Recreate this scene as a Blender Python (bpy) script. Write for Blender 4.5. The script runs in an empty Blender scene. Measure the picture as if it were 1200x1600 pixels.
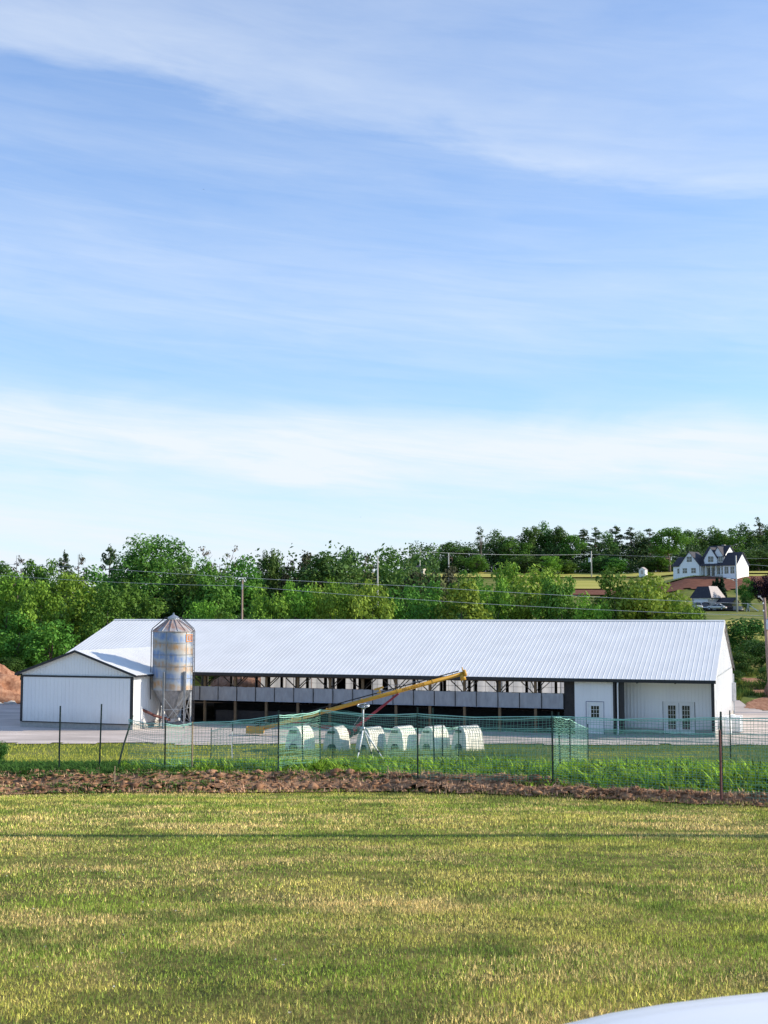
import bpy, math, random
import numpy as np
from mathutils import Vector, Matrix
random.seed(7); rng = np.random.default_rng(11)
S = bpy.context.scene; COL = S.collection
R_ = math.radians

# ------------------------------------------------------------------ camera
CH = 7.9; PITCH = math.atan(160/1950)
def ray(px, py):
    a = px-600; b = 800-py; f = 1950
    d = (a, f*math.cos(PITCH)-b*math.sin(PITCH), f*math.sin(PITCH)+b*math.cos(PITCH))
    return Vector(d)/d[1]
def P(px, py, y): return Vector((0,0,CH))+ray(px,py)*y
def XA(px, y): return (px-600)/1950*y
cam = bpy.data.cameras.new('camera'); co = bpy.data.objects.new('camera', cam); COL.objects.link(co)
co.location = (0,0,CH); co.rotation_euler = (math.pi/2+PITCH,0,0)
cam.sensor_fit = 'VERTICAL'; cam.sensor_height = 24; cam.lens = 24*1950/1600
cam.clip_start = .05; cam.clip_end = 4000
cam.dof.use_dof = True; cam.dof.focus_distance = 60; cam.dof.aperture_fstop = 7.0
S.camera = co
S.view_settings.view_transform = 'Standard'; S.view_settings.look = 'None'
S.view_settings.exposure = 0.38; S.view_settings.gamma = 1
try: S.view_settings.use_curve_mapping = False
except Exception: pass
S.cycles.max_bounces = 6; S.cycles.transparent_max_bounces = 12
S.render.film_transparent = False

# ------------------------------------------------------------------ light
EL, AZ = R_(25), R_(1)            # azimuth from +x towards +y
sd = Vector((math.cos(EL)*math.cos(AZ), math.cos(EL)*math.sin(AZ), math.sin(EL)))
sl = bpy.data.lights.new('sun','SUN'); sl.energy = 5.0; sl.angle = R_(.5); sl.color = (1,.90,.74)
so = bpy.data.objects.new('sun', sl); COL.objects.link(so); so.rotation_euler = sd.to_track_quat('Z','Y').to_euler()
W = bpy.data.worlds.new('World'); S.world = W; W.use_nodes = True
def build_world():
    nt = W.node_tree; N = nt.nodes; L = nt.links
    bg = N['Background']; bg.inputs['Strength'].default_value = .15
    sky = N.new('ShaderNodeTexSky'); sky.sky_type = 'NISHITA'; sky.sun_disc = False
    sky.sun_elevation = EL; sky.sun_rotation = math.pi/2-AZ
    sky.air_density = 1.15; sky.dust_density = .35; sky.ozone_density = 2.2; sky.altitude = 200
    tc = N.new('ShaderNodeTexCoord'); sp = N.new('ShaderNodeSeparateXYZ'); L.new(tc.outputs['Generated'], sp.inputs[0])
    def M(op, a, b=None, c=None, clamp=False):
        n = N.new('ShaderNodeMath'); n.operation = op; n.use_clamp = clamp
        for i, q in enumerate((a,b,c)):
            if q is None: continue
            if isinstance(q,(int,float)): n.inputs[i].default_value = q
            else: L.new(q, n.inputs[i])
        return n.outputs[0]
    el = M('MULTIPLY', M('ARCSINE', sp.outputs[2]), 57.2958)
    az = M('MULTIPLY', M('ARCTAN2', sp.outputs[0], sp.outputs[1]), 57.2958)
    def noise(sx, sy, off, detail=5, rough=.55, dist=0.0, tilt=0.0):
        cb = N.new('ShaderNodeCombineXYZ')
        L.new(M('MULTIPLY', az, sx), cb.inputs[0]); L.new(M('MULTIPLY', M('MULTIPLY_ADD', az, tilt, el), sy), cb.inputs[1]); cb.inputs[2].default_value = off
        n = N.new('ShaderNodeTexNoise'); n.inputs['Scale'].default_value = 1; n.inputs['Detail'].default_value = detail
        n.inputs['Roughness'].default_value = rough; n.inputs['Distortion'].default_value = dist
        L.new(cb.outputs[0], n.inputs['Vector']); return M('SUBTRACT', n.outputs['Fac'], .5)
    n1 = noise(.07,.26,1.3,6,.55,.5,.06); n2 = noise(.13,.75,4.1,7,.6,.4,.12); n3 = noise(.05,.2,8.2,3,.5)
    n4 = noise(.10,1.3,14.2,8,.62,.8,.10)
    # low bands, sinking gently to the right
    t = M('MULTIPLY_ADD', az, .035, el)
    t = M('MULTIPLY_ADD', n1, 3.2, t); t = M('MULTIPLY_ADD', n2, 1.1, t)
    fac = M('DIVIDE', t, 30.0, clamp=True)
    rp = N.new('ShaderNodeValToRGB'); cr = rp.color_ramp; cr.interpolation = 'B_SPLINE'
    st = [(-1,.86),(3.2,.84),(4.6,.72),(5.7,.55),(6.9,.95),(7.9,.97),(8.8,.70),(9.6,.34),(11.0,.22),(13.0,.44),(15.2,.42),(16.8,.34),(18.5,.22),(20.2,.34),(21.5,.24),(23.5,.15),(27,.1),(30,.25)]
    while len(cr.elements) < len(st): cr.elements.new(.5)
    for e,(p,a) in zip(cr.elements, st): e.position = max(0,p/30); e.color = (a,a,a,1)
    L.new(fac, rp.inputs[0])
    a1 = M('MULTIPLY', rp.outputs[0], M('MULTIPLY_ADD', n4, .85, M('MULTIPLY_ADD', n2, .8, 1.0)))
    # high diagonal veil, its lower edge sinking to the right
    ed = M('SUBTRACT', M('MULTIPLY_ADD', az, .18, el), 20.4)
    ed = M('MULTIPLY_ADD', n1, 6.0, ed); ed = M('MULTIPLY_ADD', n2, 1.6, ed)
    mr = N.new('ShaderNodeMapRange'); mr.interpolation_type = 'SMOOTHSTEP'; L.new(ed, mr.inputs[0])
    mr.inputs[1].default_value = -1.3; mr.inputs[2].default_value = 1.8; mr.inputs[3].default_value = 0; mr.inputs[4].default_value = .50
    fall = N.new('ShaderNodeMapRange'); fall.interpolation_type = 'SMOOTHSTEP'; L.new(ed, fall.inputs[0])
    fall.inputs[1].default_value = 1.5; fall.inputs[2].default_value = 7; fall.inputs[3].default_value = 1.0; fall.inputs[4].default_value = .72
    a2 = M('MULTIPLY', M('MULTIPLY', mr.outputs[0], fall.outputs[0]), M('MULTIPLY_ADD', n2, .8, M('MULTIPLY_ADD', n4, .25, M('MULTIPLY_ADD', n3, 1.2, 1.0))))
    bk = N.new('ShaderNodeMapRange'); bk.interpolation_type = 'SMOOTHSTEP'; L.new(M('ABSOLUTE', az), bk.inputs[0])
    bk.inputs[1].default_value = 30; bk.inputs[2].default_value = 75; bk.inputs[3].default_value = 1; bk.inputs[4].default_value = .5
    al = M('MULTIPLY', M('MAXIMUM', a1, a2, clamp=True), bk.outputs[0])
    mx = N.new('ShaderNodeMix'); mx.data_type = 'RGBA'; L.new(al, mx.inputs['Factor'])
    ti = N.new('ShaderNodeMix'); ti.data_type = 'RGBA'; ti.blend_type = 'MULTIPLY'; ti.inputs['Factor'].default_value = 1
    L.new(sky.outputs[0], ti.inputs['A']); ti.inputs['B'].default_value = (.63,.89,1.21,1)
    L.new(ti.outputs['Result'], mx.inputs['A']); mx.inputs['B'].default_value = (4.4,4.8,5.3,1)
    L.new(mx.outputs['Result'], bg.inputs['Color'])
build_world()

# ------------------------------------------------------------------ materials
def mat(name, c1, c2=None, scale=3.0, rough=.7, metal=0.0, bump=0.0, bscale=None, stretch=(1,1,1), detail=5, spec=.5, lo=.35, hi=.65, coat=0):
    m = bpy.data.materials.new(name); m.use_nodes = True; nt = m.node_tree; N = nt.nodes; L = nt.links
    b = N['Principled BSDF']; b.inputs['Roughness'].default_value = rough; b.inputs['Metallic'].default_value = metal
    b.inputs['Specular IOR Level'].default_value = spec; b.inputs['Coat Weight'].default_value = coat
    b.inputs['Base Color'].default_value = (*c1,1)
    tc = N.new('ShaderNodeTexCoord'); mp = N.new('ShaderNodeMapping'); mp.inputs['Scale'].default_value = stretch
    L.new(tc.outputs['Object'], mp.inputs[0])
    if c2 is not None:
        n = N.new('ShaderNodeTexNoise'); n.inputs['Scale'].default_value = scale; n.inputs['Detail'].default_value = detail; n.inputs['Roughness'].default_value = .62
        L.new(mp.outputs[0], n.inputs['Vector'])
        r = N.new('ShaderNodeValToRGB'); r.color_ramp.elements[0].position = lo; r.color_ramp.elements[1].position = hi
        r.color_ramp.elements[0].color = (*c1,1); r.color_ramp.elements[1].color = (*c2,1)
        L.new(n.outputs['Fac'], r.inputs[0]); L.new(r.outputs[0], b.inputs['Base Color'])
    if bump:
        n2 = N.new('ShaderNodeTexNoise'); n2.inputs['Scale'].default_value = bscale or scale*4; n2.inputs['Detail'].default_value = 6
        L.new(mp.outputs[0], n2.inputs['Vector'])
        bp = N.new('ShaderNodeBump'); bp.inputs['Strength'].default_value = bump; bp.inputs['Distance'].default_value = .05
        L.new(n2.outputs['Fac'], bp.inputs['Height']); L.new(bp.outputs[0], b.inputs['Normal'])
    return m
def attr_mat(name, rough=.7, transl=.3, objvar=True, spec=.25):
    m = bpy.data.materials.new(name); m.use_nodes = True; nt = m.node_tree; N = nt.nodes; L = nt.links
    b = N['Principled BSDF']; b.inputs['Roughness'].default_value = rough; b.inputs['Specular IOR Level'].default_value = spec
    a = N.new('ShaderNodeAttribute'); a.attribute_name = 'Col'; col = a.outputs['Color']
    if objvar:
        oi = N.new('ShaderNodeObjectInfo'); hs = N.new('ShaderNodeHueSaturation')
        mr = N.new('ShaderNodeMapRange'); L.new(oi.outputs['Random'], mr.inputs[0]); mr.inputs[3].default_value = .482; mr.inputs[4].default_value = .516
        m2 = N.new('ShaderNodeMath'); m2.operation = 'MULTIPLY_ADD'; L.new(oi.outputs['Random'], m2.inputs[0]); m2.inputs[1].default_value = .45; m2.inputs[2].default_value = .78
        L.new(mr.outputs[0], hs.inputs['Hue']); L.new(m2.outputs[0], hs.inputs['Value']); L.new(col, hs.inputs['Color']); col = hs.outputs[0]
    L.new(col, b.inputs['Base Color'])
    if transl:
        t = N.new('ShaderNodeBsdfTranslucent'); L.new(col, t.inputs[0]); mx = N.new('ShaderNodeMixShader'); mx.inputs[0].default_value = transl
        L.new(b.outputs[0], mx.inputs[1]); L.new(t.outputs[0], mx.inputs[2]); L.new(mx.outputs[0], N['Material Output'].inputs[0])
    return m
M = {}
M['roof'] = mat('white_roof_metal', (.71,.70,.68), (.78,.77,.75), .5, .40, 0, spec=.5)
M['siding'] = mat('white_siding', (.82,.82,.82), (.87,.87,.86), .8, .5, stretch=(1,1,.25))
M['black'] = mat('black_trim', (.012,.013,.018), (.02,.02,.026), 6, .45)
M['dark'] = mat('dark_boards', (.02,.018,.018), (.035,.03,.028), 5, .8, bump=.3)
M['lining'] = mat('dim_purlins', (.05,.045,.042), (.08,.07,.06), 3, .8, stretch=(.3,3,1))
M['wood'] = mat('treated_wood', (.13,.085,.045), (.24,.155,.08), 5, .8, bump=.3, stretch=(4,4,.6))
M['brace'] = mat('weathered_brace', (.055,.04,.03), (.10,.07,.05), 5, .8, stretch=(1,1,4))
M['curtain'] = mat('grey_curtain', (.31,.31,.32), (.40,.40,.41), 3, .6, bump=.25, bscale=2.5, stretch=(1,1,.35))
M['concrete'] = mat('concrete', (.36,.34,.31), (.47,.44,.40), 5, .85, bump=.25)
M['white'] = mat('white_paint', (.80,.80,.78), (.74,.74,.72), 2, .45)
M['glass'] = mat('window_glass', (.015,.018,.024), (.03,.034,.04), 2, .06, spec=.8)
M['galv'] = mat('galvanised_steel', (.36,.38,.41), (.50,.52,.55), 6, .42, .75)
M['galv_dull'] = mat('dull_galvanised_steel', (.20,.21,.22), (.33,.34,.36), 4, .55, .5, stretch=(1,1,.4))
M['yellow'] = mat('yellow_paint', (.62,.33,.02), (.46,.24,.03), 7, .45, stretch=(.6,3,3))
M['red'] = mat('red_paint', (.30,.015,.03), (.18,.02,.03), 8, .5)
M['brownred'] = mat('rusty_tube', (.10,.03,.025), (.17,.06,.05), 8, .7)
M['rubber'] = mat('rubber', (.015,.015,.016), (.03,.03,.03), 9, .8)
M['lettering'] = mat('brown_lettering', (.09,.03,.008), (.14,.05,.012), 9, .6)
M['hutch'] = mat('white_hutch_plastic', (.84,.79,.68), (.64,.60,.48), 2.2, .5, stretch=(1,1,.8), lo=.3, hi=.8)
M['tank'] = mat('white_tank_plastic', (.80,.80,.78), (.70,.71,.70), 2, .4)
M['post'] = mat('dark_green_post', (.012,.028,.02), (.03,.05,.035), 12, .6)
M['stake'] = mat('pale_wood_stake', (.42,.32,.20), (.30,.22,.13), 8, .8)
M['net'] = mat('green_netting', (.12,.32,.23), (.18,.40,.30), 1.5, .5)
M['netrope'] = mat('pale_green_netting_edge', (.30,.62,.50), (.42,.72,.62), 3, .5)
M['soil'] = mat('brown_soil', (.18,.092,.048), (.46,.275,.155), 1.7, .95, bump=.8, bscale=9, lo=.3, hi=.7)
M['clod'] = mat('soil_clods', (.13,.062,.035), (.44,.25,.14), 3, .95, bump=.5)
M['redsoil'] = mat('red_soil', (.12,.050,.034), (.22,.10,.066), .5, .95, bump=.5, bscale=2, stretch=(1,3,1))
M['redpile'] = mat('red_dirt_pile', (.20,.085,.05), (.48,.27,.17), 2.6, .95, bump=.9, bscale=4, lo=.3, hi=.7)
M['gravel'] = mat('gravel', (.38,.325,.29), (.66,.57,.51), .35, .95, bump=.5, bscale=9, stretch=(.5,1.6,1), lo=.3, hi=.7)
M['asphalt'] = mat('asphalt', (.10,.095,.10), (.14,.135,.14), 1, .9)
M['field'] = mat('mown_field', (.33,.32,.07), (.48,.42,.13), .08, .95, stretch=(.4,2,1), bump=.3, bscale=3)
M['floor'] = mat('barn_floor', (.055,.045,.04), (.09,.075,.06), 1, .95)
M['bale'] = mat('black_bale_wrap', (.01,.01,.013), (.02,.02,.026), 3, .35)
M['housewall'] = mat('house_siding', (.88,.88,.88), (.84,.84,.84), 2, .6)
M['shingle'] = mat('dark_shingles', (.022,.022,.032), (.042,.040,.050), 2.5, .8)
M['lightroof'] = mat('tan_sunlit_shingles', (.33,.29,.28), (.42,.37,.35), 3, .8)  # plain tan on the white shed; on the garage, sunlight put into the colour
M['tanwall'] = mat('tan_wall', (.50,.45,.38), (.42,.38,.32), 1, .8)
M['poleold'] = mat('pole_wood', (.20,.13,.095), (.33,.23,.18), 5, .85, stretch=(5,5,.3))
M['polegrey'] = mat('pale_pole', (.52,.50,.44), (.42,.40,.36), 3, .7, stretch=(3,3,.3))
M['wire'] = mat('power_wire', (.42,.44,.46), (.36,.38,.40), 1, .4)
M['carwhite'] = mat('white_car_paint', (.78,.78,.80), (.82,.82,.83), .6, .35, spec=.4, coat=.15)
M['cardark'] = mat('dark_car_paint', (.02,.022,.03), (.03,.032,.04), 1, .2, coat=.5)
M['carsilver'] = mat('pale_car_paint', (.62,.61,.58), (.58,.57,.54), 1, .3, coat=.4)
M['lamp'] = mat('lamp_lens', (.60,.60,.60), (.5,.5,.5), 2, .15)
M['tail'] = mat('tail_lens', (.35,.01,.01), (.25,.01,.01), 2, .2)
M['bark'] = mat('bark', (.085,.06,.045), (.16,.12,.095), 4, .9, bump=.6, stretch=(3,3,.5))
M['leaf'] = attr_mat('foliage', .6, .26, spec=.12)
M['blade'] = attr_mat('grass_blades', .75, .30, False, spec=.04)
M['thatch'] = mat('shade_dark_thatch', (.065,.07,.02), (.23,.185,.06), 2.2, .95, bump=.6, bscale=14)  # thatch tone darkened to stand in for shade between grass blades
for k_ in ('soil','clod','redsoil','redpile','gravel','asphalt','field','floor','thatch','concrete','curtain'): M[k_].node_tree.nodes['Principled BSDF'].inputs['Specular IOR Level'].default_value=.06
M['bird'] = mat('dark_feathers', (.02,.02,.025), (.04,.04,.04), 9, .8)

def weather_siding():
    m=M['siding']; nt=m.node_tree; N=nt.nodes; L=nt.links; b=N['Principled BSDF']; src=b.inputs['Base Color'].links[0].from_socket
    tc=N.new('ShaderNodeTexCoord'); sp=N.new('ShaderNodeSeparateXYZ'); L.new(tc.outputs['Object'],sp.inputs[0])
    mr=N.new('ShaderNodeMapRange'); L.new(sp.outputs[2],mr.inputs[0]); mr.inputs[1].default_value=.4; mr.inputs[2].default_value=1.5; mr.inputs[3].default_value=.55; mr.inputs[4].default_value=.03
    n=N.new('ShaderNodeTexNoise'); n.inputs['Scale'].default_value=3.5; n.inputs['Detail'].default_value=8; mp=N.new('ShaderNodeMapping'); mp.inputs['Scale'].default_value=(1.5,1.5,.5); L.new(tc.outputs['Object'],mp.inputs[0]); L.new(mp.outputs[0],n.inputs['Vector'])
    k=N.new('ShaderNodeMath'); k.operation='MULTIPLY'; L.new(mr.outputs[0],k.inputs[0]); L.new(n.outputs['Fac'],k.inputs[1])
    mx=N.new('ShaderNodeMix'); mx.data_type='RGBA'; L.new(k.outputs[0],mx.inputs['Factor']); L.new(src,mx.inputs['A']); mx.inputs['B'].default_value=(.40,.32,.25,1); L.new(mx.outputs['Result'],b.inputs['Base Color'])
weather_siding()
# ------------------------------------------------------------------ mesh helpers
class MB:
    def __init__(s): s.v=[]; s.f=[]; s.mi=[]; s.cur=0
    def add(s, vs, fs):
        k=len(s.v); s.v += [tuple(q) for q in vs]; s.f += [tuple(i+k for i in f) for f in fs]; s.mi += [s.cur]*len(fs); return s
    def box(s, x0,x1,y0,y1,z0,z1, T=None):
        vs=[Vector((x,y,z)) for z in (z0,z1) for y in (y0,y1) for x in (x0,x1)]
        if T is not None: vs=[T@q for q in vs]
        return s.add(vs,[(0,2,3,1),(4,5,7,6),(0,1,5,4),(2,6,7,3),(0,4,6,2),(1,3,7,5)])
    def bar(s, p0,p1,w,h=None,up=Vector((0,0,1))):
        p0=Vector(p0);p1=Vector(p1);d=(p1-p0).normalized();h=h or w
        if abs(d.dot(up))>.98: up=Vector((0,1,0))
        a=d.cross(up).normalized();b=a.cross(d).normalized()
        vs=[]
        for p in (p0,p1):
            for i,j in ((-1,-1),(1,-1),(1,1),(-1,1)): vs.append(p+a*(i*w/2)+b*(j*h/2))
        return s.add(vs,[(0,1,2,3),(7,6,5,4),(0,4,5,1),(1,5,6,2),(2,6,7,3),(3,7,4,0)])
    def tube(s, pts, r, n=8, caps=True):
        pts=[Vector(p) for p in pts]; rs=r if isinstance(r,(list,tuple)) else [r]*len(pts); vs=[];fs=[]
        prev=None
        for i,p in enumerate(pts):
            d=(pts[min(i+1,len(pts)-1)]-pts[max(i-1,0)]).normalized()
            u=Vector((0,0,1)) if abs(d.z)<.95 else Vector((1,0,0))
            if prev is not None: u=prev
            a=d.cross(u).normalized(); b=a.cross(d).normalized(); prev=b
            for k in range(n):
                t=2*math.pi*k/n; vs.append(p+(a*math.cos(t)+b*math.sin(t))*rs[i])
        for i in range(len(pts)-1):
            for k in range(n): fs.append((i*n+k,i*n+(k+1)%n,(i+1)*n+(k+1)%n,(i+1)*n+k))
        if caps: fs.append(tuple(range(n-1,-1,-1))); fs.append(tuple((len(pts)-1)*n+k for k in range(n)))
        return s.add(vs,fs)
    def lathe(s, prof, n=32, c=(0,0,0), caps=False):
        vs=[];fs=[]
        for r,z in prof:
            for k in range(n):
                t=2*math.pi*k/n; vs.append((c[0]+r*math.cos(t),c[1]+r*math.sin(t),c[2]+z))
        for i in range(len(prof)-1):
            for k in range(n): fs.append((i*n+k,i*n+(k+1)%n,(i+1)*n+(k+1)%n,(i+1)*n+k))
        if caps: fs.append(tuple(range(n-1,-1,-1))); fs.append(tuple((len(prof)-1)*n+k for k in range(n)))
        return s.add(vs,fs)
    def prism(s, poly, d):        # poly: 3d points, d: extrusion vector
        n=len(poly); d=Vector(d); a=[Vector(p) for p in poly]; vs=a+[p+d for p in a]
        return s.add(vs,[tuple(range(n-1,-1,-1)),tuple(range(n,2*n))]+[(i,(i+1)%n,n+(i+1)%n,n+i) for i in range(n)])
    def loft(s, rings, cap=True):
        n=len(rings[0]); vs=[q for r in rings for q in r]; fs=[]
        for i in range(len(rings)-1):
            for k in range(n): fs.append((i*n+k,i*n+(k+1)%n,(i+1)*n+(k+1)%n,(i+1)*n+k))
        if cap: fs.append(tuple(range(n-1,-1,-1))); fs.append(tuple((len(rings)-1)*n+k for k in range(n)))
        return s.add(vs,fs)
    def build(s, name, m, parent=None, smooth=False, bevel=0, subsurf=0):
        me=bpy.data.meshes.new(name); me.from_pydata(s.v,[],s.f)
        ms=m if isinstance(m,list) else [m]
        for q in ms: me.materials.append(q)
        if len(ms)>1:
            for p,i in zip(me.polygons,s.mi): p.material_index=i
        o=bpy.data.objects.new(name,me); COL.objects.link(o)
        import bmesh
        bm=bmesh.new(); bm.from_mesh(me); bmesh.ops.recalc_face_normals(bm,faces=bm.faces); bm.to_mesh(me); bm.free()
        if smooth:
            for p in me.polygons: p.use_smooth=True
        if bevel:
            b=o.modifiers.new('bevel','BEVEL'); b.width=bevel; b.segments=2; b.limit_method='ANGLE'
        if subsurf:
            b=o.modifiers.new('subsurf','SUBSURF'); b.levels=subsurf; b.render_levels=subsurf
        if parent is not None: o.parent=parent
        return o
def tag(o, label=None, cat=None, group=None, kind=None):
    if label: o['label']=label
    if cat: o['category']=cat
    if group: o['group']=group
    if kind: o['kind']=kind
    return o
def empty(name, loc, label, cat, group=None, rz=0):
    o=bpy.data.objects.new(name,None); COL.objects.link(o); o.location=loc; o.rotation_euler=(0,0,rz); o.empty_display_size=.3
    return tag(o,label,cat,group)
def copy_tree(o, parent=None):
    c=o.copy(); COL.objects.link(c); c.parent=parent
    for ch in list(o.children): copy_tree(ch,c)
    return c
def npmesh(name, verts, faces, m, cols=None, parent=None, smooth=False):
    """verts (n,3), faces (k,3|4) arrays, cols (n,3) linear per vertex"""
    me=bpy.data.meshes.new(name); n=len(verts); k=len(faces); w=faces.shape[1]
    me.vertices.add(n); me.vertices.foreach_set('co',np.ascontiguousarray(verts,np.float32).ravel())
    me.loops.add(k*w); me.loops.foreach_set('vertex_index',np.ascontiguousarray(faces,np.int32).ravel())
    me.polygons.add(k); me.polygons.foreach_set('loop_start',np.arange(0,k*w,w,dtype=np.int32))
    me.update(calc_edges=True)
    if cols is not None:
        at=me.attributes.new('Col','FLOAT_COLOR','POINT')
        at.data.foreach_set('color',np.concatenate([cols,np.ones((n,1))],1).astype(np.float32).ravel())
    if smooth: me.polygons.foreach_set('use_smooth',np.ones(k,bool))
    me.materials.append(m); o=bpy.data.objects.new(name,me); COL.objects.link(o)
    if parent is not None: o.parent=parent
    return o
def vnoise(x,y,seed=0):
    xi=np.floor(x).astype(np.int64); yi=np.floor(y).astype(np.int64); fx=x-xi; fy=y-yi
    fx=fx*fx*(3-2*fx); fy=fy*fy*(3-2*fy)
    def h(a,b):
        q=(a*374761393+b*668265263+seed*982451653)&0xFFFFFFFF; q=((q^(q>>13))*1274126177)&0xFFFFFFFF
        return ((q^(q>>16))&0xFFFF)/65535.0
    return (h(xi,yi)*(1-fx)+h(xi+1,yi)*fx)*(1-fy)+(h(xi,yi+1)*(1-fx)+h(xi+1,yi+1)*fx)*fy
def fbm(x,y,seed=0,o=4):
    s=0;a=.5;t=0
    for i in range(o): s=s+a*vnoise(x*2**i,y*2**i,seed+i*17); t+=a; a*=.5
    return s/t
def sstep(a,b,x): t=np.clip((x-a)/(b-a),0,1); return t*t*(3-2*t)

# ------------------------------------------------------------------ terrain
def H0(x,y):
    x=np.asarray(x,float); y=np.asarray(y,float)
    lawn=6.35-.086*y
    base=np.interp(y,[-60,28,38,50,58,64,70,100],[6.35+.086*60,3.942,3.08,1.8,.8,.25,0,0])
    near=np.where(y<28,lawn,base)
    yy=y+np.clip(x,0,14)*.62
    near=near+np.interp(yy,[27.6,29,31,34,38,45],[0,.14,.30,.34,.16,0])
    mid=np.interp(y,[122,170,250,300,355,400,430,600,1600],[0,2.0,6,9.5,15,19.3,22,27,40])
    rgt=np.interp(y,[101,125,170,250,285,303,311,352,375,430,600,1600],[0,2.8,5.5,7.7,8.6,8.9,9.6,18.5,19.2,22.5,28,42])
    t=x/np.maximum(y,1)
    w=sstep(.205,.25,t)*sstep(98,106,y)
    left=1-.35*sstep(-.02,-.2,t)
    far=mid*left*(1-w)+rgt*w
    return near+np.where(y>98,far,0)+(.05*(fbm(x*.35,y*.35,3)-.5))
YS=np.concatenate([np.arange(-12,76,1.),np.arange(76,140,2.),np.arange(140,480,5.),np.arange(480,1680,60.)])
XS=np.concatenate([np.arange(-520,-120,20.),np.arange(-120,-40,4.),np.arange(-40,40,1.),np.arange(40,120,4.),np.arange(120,540,20.)])
GX,GY=np.meshgrid(XS,YS); GZ=H0(GX,GY)
def H(x,y):
    x=np.asarray(x,float); y=np.asarray(y,float)
    i=np.clip(np.searchsorted(XS,x)-1,0,len(XS)-2); j=np.clip(np.searchsorted(YS,y)-1,0,len(YS)-2)
    a=np.clip((x-XS[i])/(XS[i+1]-XS[i]),0,1); b=np.clip((y-YS[j])/(YS[j+1]-YS[j]),0,1)
    return (GZ[j,i]*(1-a)+GZ[j,i+1]*a)*(1-b)+(GZ[j+1,i]*(1-a)+GZ[j+1,i+1]*a)*b
def gridfaces(nx,ny):
    i,j=np.meshgrid(np.arange(nx-1),np.arange(ny-1)); a=(j*nx+i).ravel()
    return np.stack([a,a+1,a+nx+1,a+nx],1)
def ground_material():
    m=bpy.data.materials.new('grassy_ground'); m.use_nodes=True; nt=m.node_tree; N=nt.nodes; L=nt.links; b=N['Principled BSDF']
    b.inputs['Roughness'].default_value=.95; b.inputs['Specular IOR Level'].default_value=.1
    tc=N.new('ShaderNodeTexCoord')
    def nz(sc,det=5):
        n=N.new('ShaderNodeTexNoise'); n.inputs['Scale'].default_value=sc; n.inputs['Detail'].default_value=det; L.new(tc.outputs['Object'],n.inputs['Vector']); return n
    r=N.new('ShaderNodeValToRGB'); e=r.color_ramp.elements; e[0].position=.32; e[0].color=(.085,.12,.022,1); e[1].position=.7; e[1].color=(.26,.235,.075,1)
    x=e.new(.5); x.color=(.15,.175,.04,1)
    L.new(nz(.22).outputs['Fac'],r.inputs[0])
    r2=N.new('ShaderNodeValToRGB'); r2.color_ramp.elements[0].color=(.6,.6,.6,1); r2.color_ramp.elements[1].color=(1.25,1.25,1.2,1)
    L.new(nz(4,6).outputs['Fac'],r2.inputs[0])
    mx=N.new('ShaderNodeMix'); mx.data_type='RGBA'; mx.blend_type='MULTIPLY'; mx.inputs['Factor'].default_value=1
    L.new(r.outputs[0],mx.inputs['A']); L.new(r2.outputs[0],mx.inputs['B']); L.new(mx.outputs['Result'],b.inputs['Base Color'])
    bp=N.new('ShaderNodeBump'); bp.inputs['Strength'].default_value=.6; bp.inputs['Distance'].default_value=.06; L.new(nz(7,6).outputs['Fac'],bp.inputs['Height']); L.new(bp.outputs[0],b.inputs['Normal'])
    return m
M['ground']=ground_material()
tag(npmesh('ground',np.stack([GX.ravel(),GY.ravel(),GZ.ravel()],1),gridfaces(len(XS),len(YS)),M['ground'],smooth=True),'grassy land rolling up from the farmyard to wooded hills','ground',kind='structure')
def inpoly(px,py,poly):
    c=np.zeros(px.shape,bool); n=len(poly)
    for i in range(n):
        x0,y0=poly[i]; x1,y1=poly[(i+1)%n]
        if y0==y1: continue
        t=((y0>py)!=(y1>py))&(px<(x1-x0)*(py-y0)/(y1-y0)+x0); c^=t
    return c
def sheet(name, poly, off, m, res, label, cat='ground', rag=.5, kind='structure', lift=None, resy=None):
    pa=np.array(poly); resy=resy or res
    xs=np.arange(pa[:,0].min()-res,pa[:,0].max()+2*res,res); ys=np.arange(pa[:,1].min()-resy,pa[:,1].max()+2*resy,resy)
    X,Y=np.meshgrid(xs,ys); fx=gridfaces(len(xs),len(ys))
    cx=X.ravel()[fx].mean(1); cy=Y.ravel()[fx].mean(1)
    jx=(fbm(cx/rag/6,cy/rag/6,5)-.5)*rag*4; jy=(fbm(cx/rag/6,cy/rag/6,9)-.5)*rag*4
    fx=fx[inpoly(cx+jx,cy+jy,poly)]
    Z=H(X,Y)+off
    if lift is not None: Z=Z+lift(X,Y)
    u,inv=np.unique(fx,return_inverse=True); V=np.stack([X.ravel(),Y.ravel(),Z.ravel()],1)[u]
    return tag(npmesh(name,V,inv.reshape(-1,4),m,smooth=True),label,cat,kind=kind)
# ------------------------------------------------------------------ ground cover
def wid(x): return np.interp(x,[-14,-2,2,5,12],[3.6,3.1,2.2,1.45,1.2])
def edge(x): return np.interp(x,[-14,-8.4,0,3.4,7.1,12],[27.2,27.3,27.9,25.8,23.2,20.2])
def fur(X,Y):
    yy=Y-edge(X)
    return (.15*np.sin(yy*4.0+.5*np.sin(X*.7))+.16*(fbm(X*1.8,Y*1.8,21)-.5)+.10*(fbm(X*6,Y*6,22)-.5))*sstep(-.2,.6,yy)*sstep(wid(X)+.6,wid(X)-.4,yy)+.02
sheet('dirt_strip',[(-14,27.2),(-8.4,27.3),(-3,27.7),(0,27.9),(3.4,25.8),(7.1,23.2),(12,20.2),(12,22.0),(7,25.2),(3.6,28.0),(.8,30.4),(-3,31.6),(-14,31.6)],.03,M['soil'],.14,'tilled brown soil strip between the lawn and the net fence',lift=fur,rag=.35)
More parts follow.
